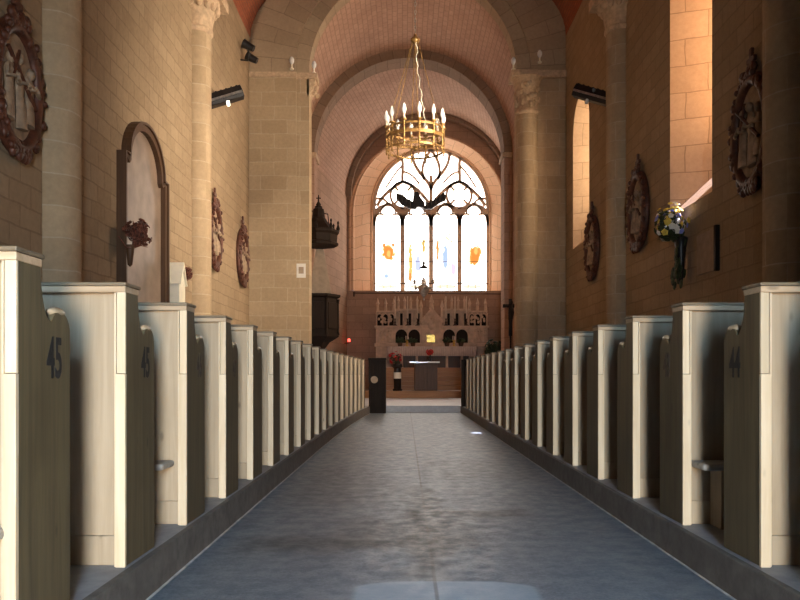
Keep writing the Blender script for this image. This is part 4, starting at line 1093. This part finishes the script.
for c0, c1 in ((395, 420.5), (442.5, 468)):
    MB().box(U(c0), U(c1), .22, .5, zz(326), zz(309)).build('arcade_back', 'retable', r)
    m = MB()
    for i in range(7):
        x = U(c0)+(U(c1)-U(c0))*i/6; m.lathe([(.05, zz(326)), (.028, zz(325)), (.026, zz(313)), (.05, zz(312))], (x, .12, 0), 8)
        if i < 6: m.ribbon([(x+(U(c1)-U(c0))/12+a, z) for a, z in [(q*math.cos(t)*1.0, zz(313)+q*1.3*math.sin(t)) for q in (.06,) for t in [PI*(1-w/8) for w in range(9)]]], .03, .08, .2)
    m.box(U(c0), U(c1), .06, .4, zz(310.5), zz(308.5)); m.build('arcade_columns', 'retable', r)
    for i in range(6):
        if i % 2: MB().box(U(c0)+(U(c1)-U(c0))*(i+.2)/6, U(c0)+(U(c1)-U(c0))*(i+.8)/6, .2, .225, zz(325), zz(313)).build('dark_niche', 'dark', r)
    for i in range(4):
        x = U(c0)+(U(c1)-U(c0))*(i+.5)/4; MB().lathe([(.05, zz(308.5)), (.04, zz(301)), (.065, zz(300.5)), (0, zz(295))], (x, .2, 0), 6).build('pinnacle', 'retable', r)
    for q in range(2):
        xx = U(c0)+(U(c1)-U(c0))*(q+.5)/2
        MB().prism([(xx-.22, zz(343)), (xx-.22, zz(336))] + [(xx+.22*math.cos(t), zz(336)+.24*math.sin(t)) for t in [PI*(1-w/10) for w in range(11)]] + [(xx+.22, zz(336)), (xx+.22, zz(343))], 'xz', -.206, -.18).build('dark_arch', 'dark', r)
MB().prism([(U(421), zz(344)), (U(421), zz(322)), (U(431.5), zz(310)), (U(442), zz(322)), (U(442), zz(344))], 'xz', -.24, .5).build('centre_gable', 'retable', r, bevel=0.02)
MB().ribbon([(U(420), zz(323)), (U(431.5), zz(309)), (U(443), zz(323))], .09, -.3, .2).build('gable_moulding', 'retable', r)
m = MB().ell((U(431.5), -.25, zz(325)), (.16, .05, .2), 12); m.ell((U(431.5), -.27, zz(318.5)), .06, 8); m.build('gable_relief', 'retable', r, smooth=60)
for px in (421, 442): MB().lathe([(.06, zz(322)), (.05, zz(308)), (.08, zz(307)), (0, zz(299))], (U(px), -.05, 0), 6).build('pinnacle', 'retable', r)
MB().lathe([(.10, zz(309)), (.07, zz(303)), (.10, zz(302)), (0, zz(294))], (U(431.5), 0.05, 0), 8).build('pinnacle', 'retable', r)
td = MB().box(U(426.5), U(435), -.27, -.23, zz(343), zz(335)); td.build('tabernacle_door', 'gold', r, bevel=0.01)

# candlesticks and candles on the gradine
cand = None
for i, px in enumerate((395, 407.5, 417.5, 446, 455, 466.5)):
    loc = ((px-VX)*29.45/F, 29.46, 0.385+zz(326))
    if cand is None:
        cand = thing('altar_candlestick', '', 'candlestick', loc, 0, 'tall candlesticks on the retable ledge')
        MB().lathe([(.09, 0), (.09, .02), (.04, .05), (.025, .09), (.04, .13), (.02, .18), (.02, .24), (.055, .27), (.0, .27)], (0,0,0), 10).build('base', 'iron', cand, smooth=50)
        MB().tube((0, 0, .27), (0, 0, 1.12), .022, .020, 8).build('candle', 'wax', cand, smooth=50)
        o = cand
    else: o = dup(cand, loc)
    o['label'] = 'tall pale candle on a dark candlestick, %s from the left on the retable' % ORD[i+1]
for i, (px, lab) in enumerate(((407, 'short gilt candle stand left of the golden tabernacle'), (454, 'short gilt candle stand right of the golden tabernacle'))):
    r = thing('gilt_stand', lab, 'candle stand', ((px-VX)*28.9/F, 28.9, zst+ztop+.006))
    MB().lathe([(.11, 0), (.11, .02), (.05, .05), (.03, .10), (.06, .16), (.03, .20), (.08, .26), (0, .26)], (0,0,0), 12).build('foot', 'gold', r, smooth=50)
    m = MB()
    for a in range(5): m.tube((.05*math.cos(a*1.257), .05*math.sin(a*1.257), .26), (.05*math.cos(a*1.257), .05*math.sin(a*1.257), .38+.03*(a % 2)), .018, n=6)
    m.build('candles', 'wax', r)
for i, (px, lab) in enumerate(((400, 'dark green potted plant at the far left of the high altar'), (413, 'dark green potted plant just left of the tabernacle'), (447, 'dark green potted plant just right of the tabernacle'), (461, 'dark green potted plant at the right of the high altar'))):
    r = thing('potted_plant', lab, 'plant', ((px-VX)*28.75/F, 28.75, zst+ztop+.006))
    MB().lathe([(.07, 0), (.10, .14), (.11, .14), (.10, .15), (0, .13)], (0,0,0), 10).build('pot', 'brown', r, smooth=50)
    lf = MB()
    for t in range(30):
        a = random.uniform(0, 2*PI); e = random.uniform(.2, 1.3); q = random.uniform(.10, .19)
        p_ = Vector((q*math.cos(a)*math.cos(e), q*math.sin(a)*math.cos(e)*.6, .15+q*math.sin(e))); lf.tube((0, 0, .13), p_, .004, n=4)
        lf.ell(p_, (.055, .012, .03), 6, Matrix.Rotation(a, 3, 'Z') @ Matrix.Rotation(-e, 3, 'Y'))
    o = lf.build('leaves', 'leaf', r); o['kind'] = 'stuff'

# free-standing lectern altar in front
FY = 25.45
r = thing('front_altar', 'small brown altar block with a bright polished top before the steps', 'altar', ((426-VX)*FY/F, FY, 0.385))
h = sz(361.5, FY)-.385; w = 11.5*FY/F
MB().box(-w, w, 0, .6, 0, h-.05).build('altar_block', 'brown', r, bevel=0.01)
m = MB()
for s in (-1, 1): m.box(s*w*.5-w*.38, s*w*.5+w*.38, -.015, 0, .08, h-.15)
m.build('front_panels', 'brown', r, bevel=0.01)
MB().box(-16.5*FY/F, 13.5*FY/F, -.18, .75, h-.05, h).build('top', 'glass', r, bevel=0.008)
r = bouquet('red_poinsettia', 'red flowers in a small dark vase on the front altar top', ((430-VX)*FY/F, FY+.15, .385+h), 0, (0, 0, .30), .12, 14, ['redp'], None, (0, 0, .12), 'leaf', (.05, .07))
MB().lathe([(.05, 0), (.07, .06), (.045, .14), (.05, .17), (0, .15)], (0,0,0), 10).build('vase', 'black', r, smooth=50)
# dark pedestal with pale band and red flowers
r = thing('flower_pedestal', 'black pedestal with a pale band left of the front altar', 'stand', ((397.5-VX)*25.3/F, 25.3, .385))
MB().lathe([(.16, 0), (.16, .05), (.12, .08), (.12, .40)], (0,0,0), 16).build('base', 'dark', r, smooth=40)
MB().lathe([(.125, .40), (.125, .60)], (0,0,0), 16).build('pale_band', 'paper', r, smooth=40)
MB().lathe([(.12, .60), (.12, .74), (.17, .78), (.15, .88), (0, .86)], (0,0,0), 16).build('pot', 'black', r, smooth=40)
r = bouquet('red_bouquet', 'spray of red flowers on the black pedestal', ((396-VX)*25.3/F+.04, 25.3, .385+.885), 0, (-.08, 0, .15), .22, 26, ['redp', 'dried', 'redp'], None, (0, 0, .0), 'leaf', (.04, .06))
r = bouquet('foliage_pot', 'dark bushy plant standing right of the high altar', ((493-VX)*28.6/F, 28.2, .385), 0, (0, 0, 1.45), .33, 60, ['leaf'], None, (0, 0, .6), 'leaf', (.06, .10), 'leaves')
MB().lathe([(.16, 0), (.16, .04), (.06, .10), (.05, .75), (.14, .82), (.2, 1.05), (0, 1.0)], (0,0,0), 14).build('pedestal', 'dark', r, smooth=50)
# ------------------------------------------------------------------ light
def area(name, loc, rot, sx_, sy_, energy, col):
    l = bpy.data.lights.new(name, 'AREA'); l.shape = 'RECTANGLE'; l.size = sx_; l.size_y = sy_; l.energy = energy; l.color = col
    o = bpy.data.objects.new(name, l); C.objects.link(o); o.location = loc; o.rotation_euler = rot
    return o
# daylight entering by the open west door behind the camera
dxm, dw = (DX0+DX1)/2, DX1-DX0-.06
o = area('door_sky', (dxm, YW-0.5, 2.0), (math.radians(78), 0, 0), dw, 1.35, 350, (0.44, 0.71, 1.0)); o.data.spread = math.radians(150)
o = area('door_ground', (dxm, YW-0.5, 0.7), (PI/2, 0, 0), dw, 1.2, 375, (1.0, 0.84, 0.64)); o.data.spread = math.radians(150)
# lamp added inside the right window to throw its daylight across the nave
def slant(nm, y, z, d, sx_, sy_, e, col, sp):
    o = area(nm, (XR-0.55, y, z), (0, 0, 0), sx_, sy_, e, col)
    o.rotation_euler = Vector(d).to_track_quat('-Z', 'Z').to_euler(); o.data.spread = math.radians(sp)
slant('window_daylight', 10.5, 5.1, (-1, 0.72, -0.10), 1.0, 2.6, 250, (1.0, 0.83, 0.64), 84)
sun = bpy.data.lights.new('sun', 'SUN'); sun.energy = 38; sun.color = (0.93, 0.86, 1.0); sun.angle = 0.009
so = bpy.data.objects.new('sun', sun); C.objects.link(so)
so.rotation_euler = Vector((-0.58, 0.20, -0.70)).to_track_quat('-Z', 'Y').to_euler()

w = bpy.data.worlds.new('sky'); bpy.context.scene.world = w; w.use_nodes = True
bg = w.node_tree.nodes['Background']; bg.inputs[0].default_value = (0.6, 0.75, 1.0, 1); bg.inputs[1].default_value = 0.6

# ------------------------------------------------------------------ camera
cam = bpy.data.cameras.new('camera'); co = bpy.data.objects.new('camera', cam); C.objects.link(co)
cam.sensor_width = 36; cam.lens = F/800*36; cam.sensor_fit = 'HORIZONTAL'
co.location = (0, 0, EYE); co.rotation_euler = (PI/2, 0, 0)
cam.shift_x = -(VX-400)/800; cam.shift_y = (VY-300)/800
cam.clip_start = 0.05; cam.clip_end = 200
sc = bpy.context.scene; sc.camera = co
sc.view_settings.view_transform = 'Standard'; sc.view_settings.look = 'None'; sc.view_settings.gamma = 1.0
sc.view_settings.exposure = 0.0; sc.view_settings.use_curve_mapping = False
sc.cycles.use_denoising = True
sc.cycles.max_bounces = 10; sc.cycles.diffuse_bounces = 3
sc.cycles.sample_clamp_indirect = 6.0
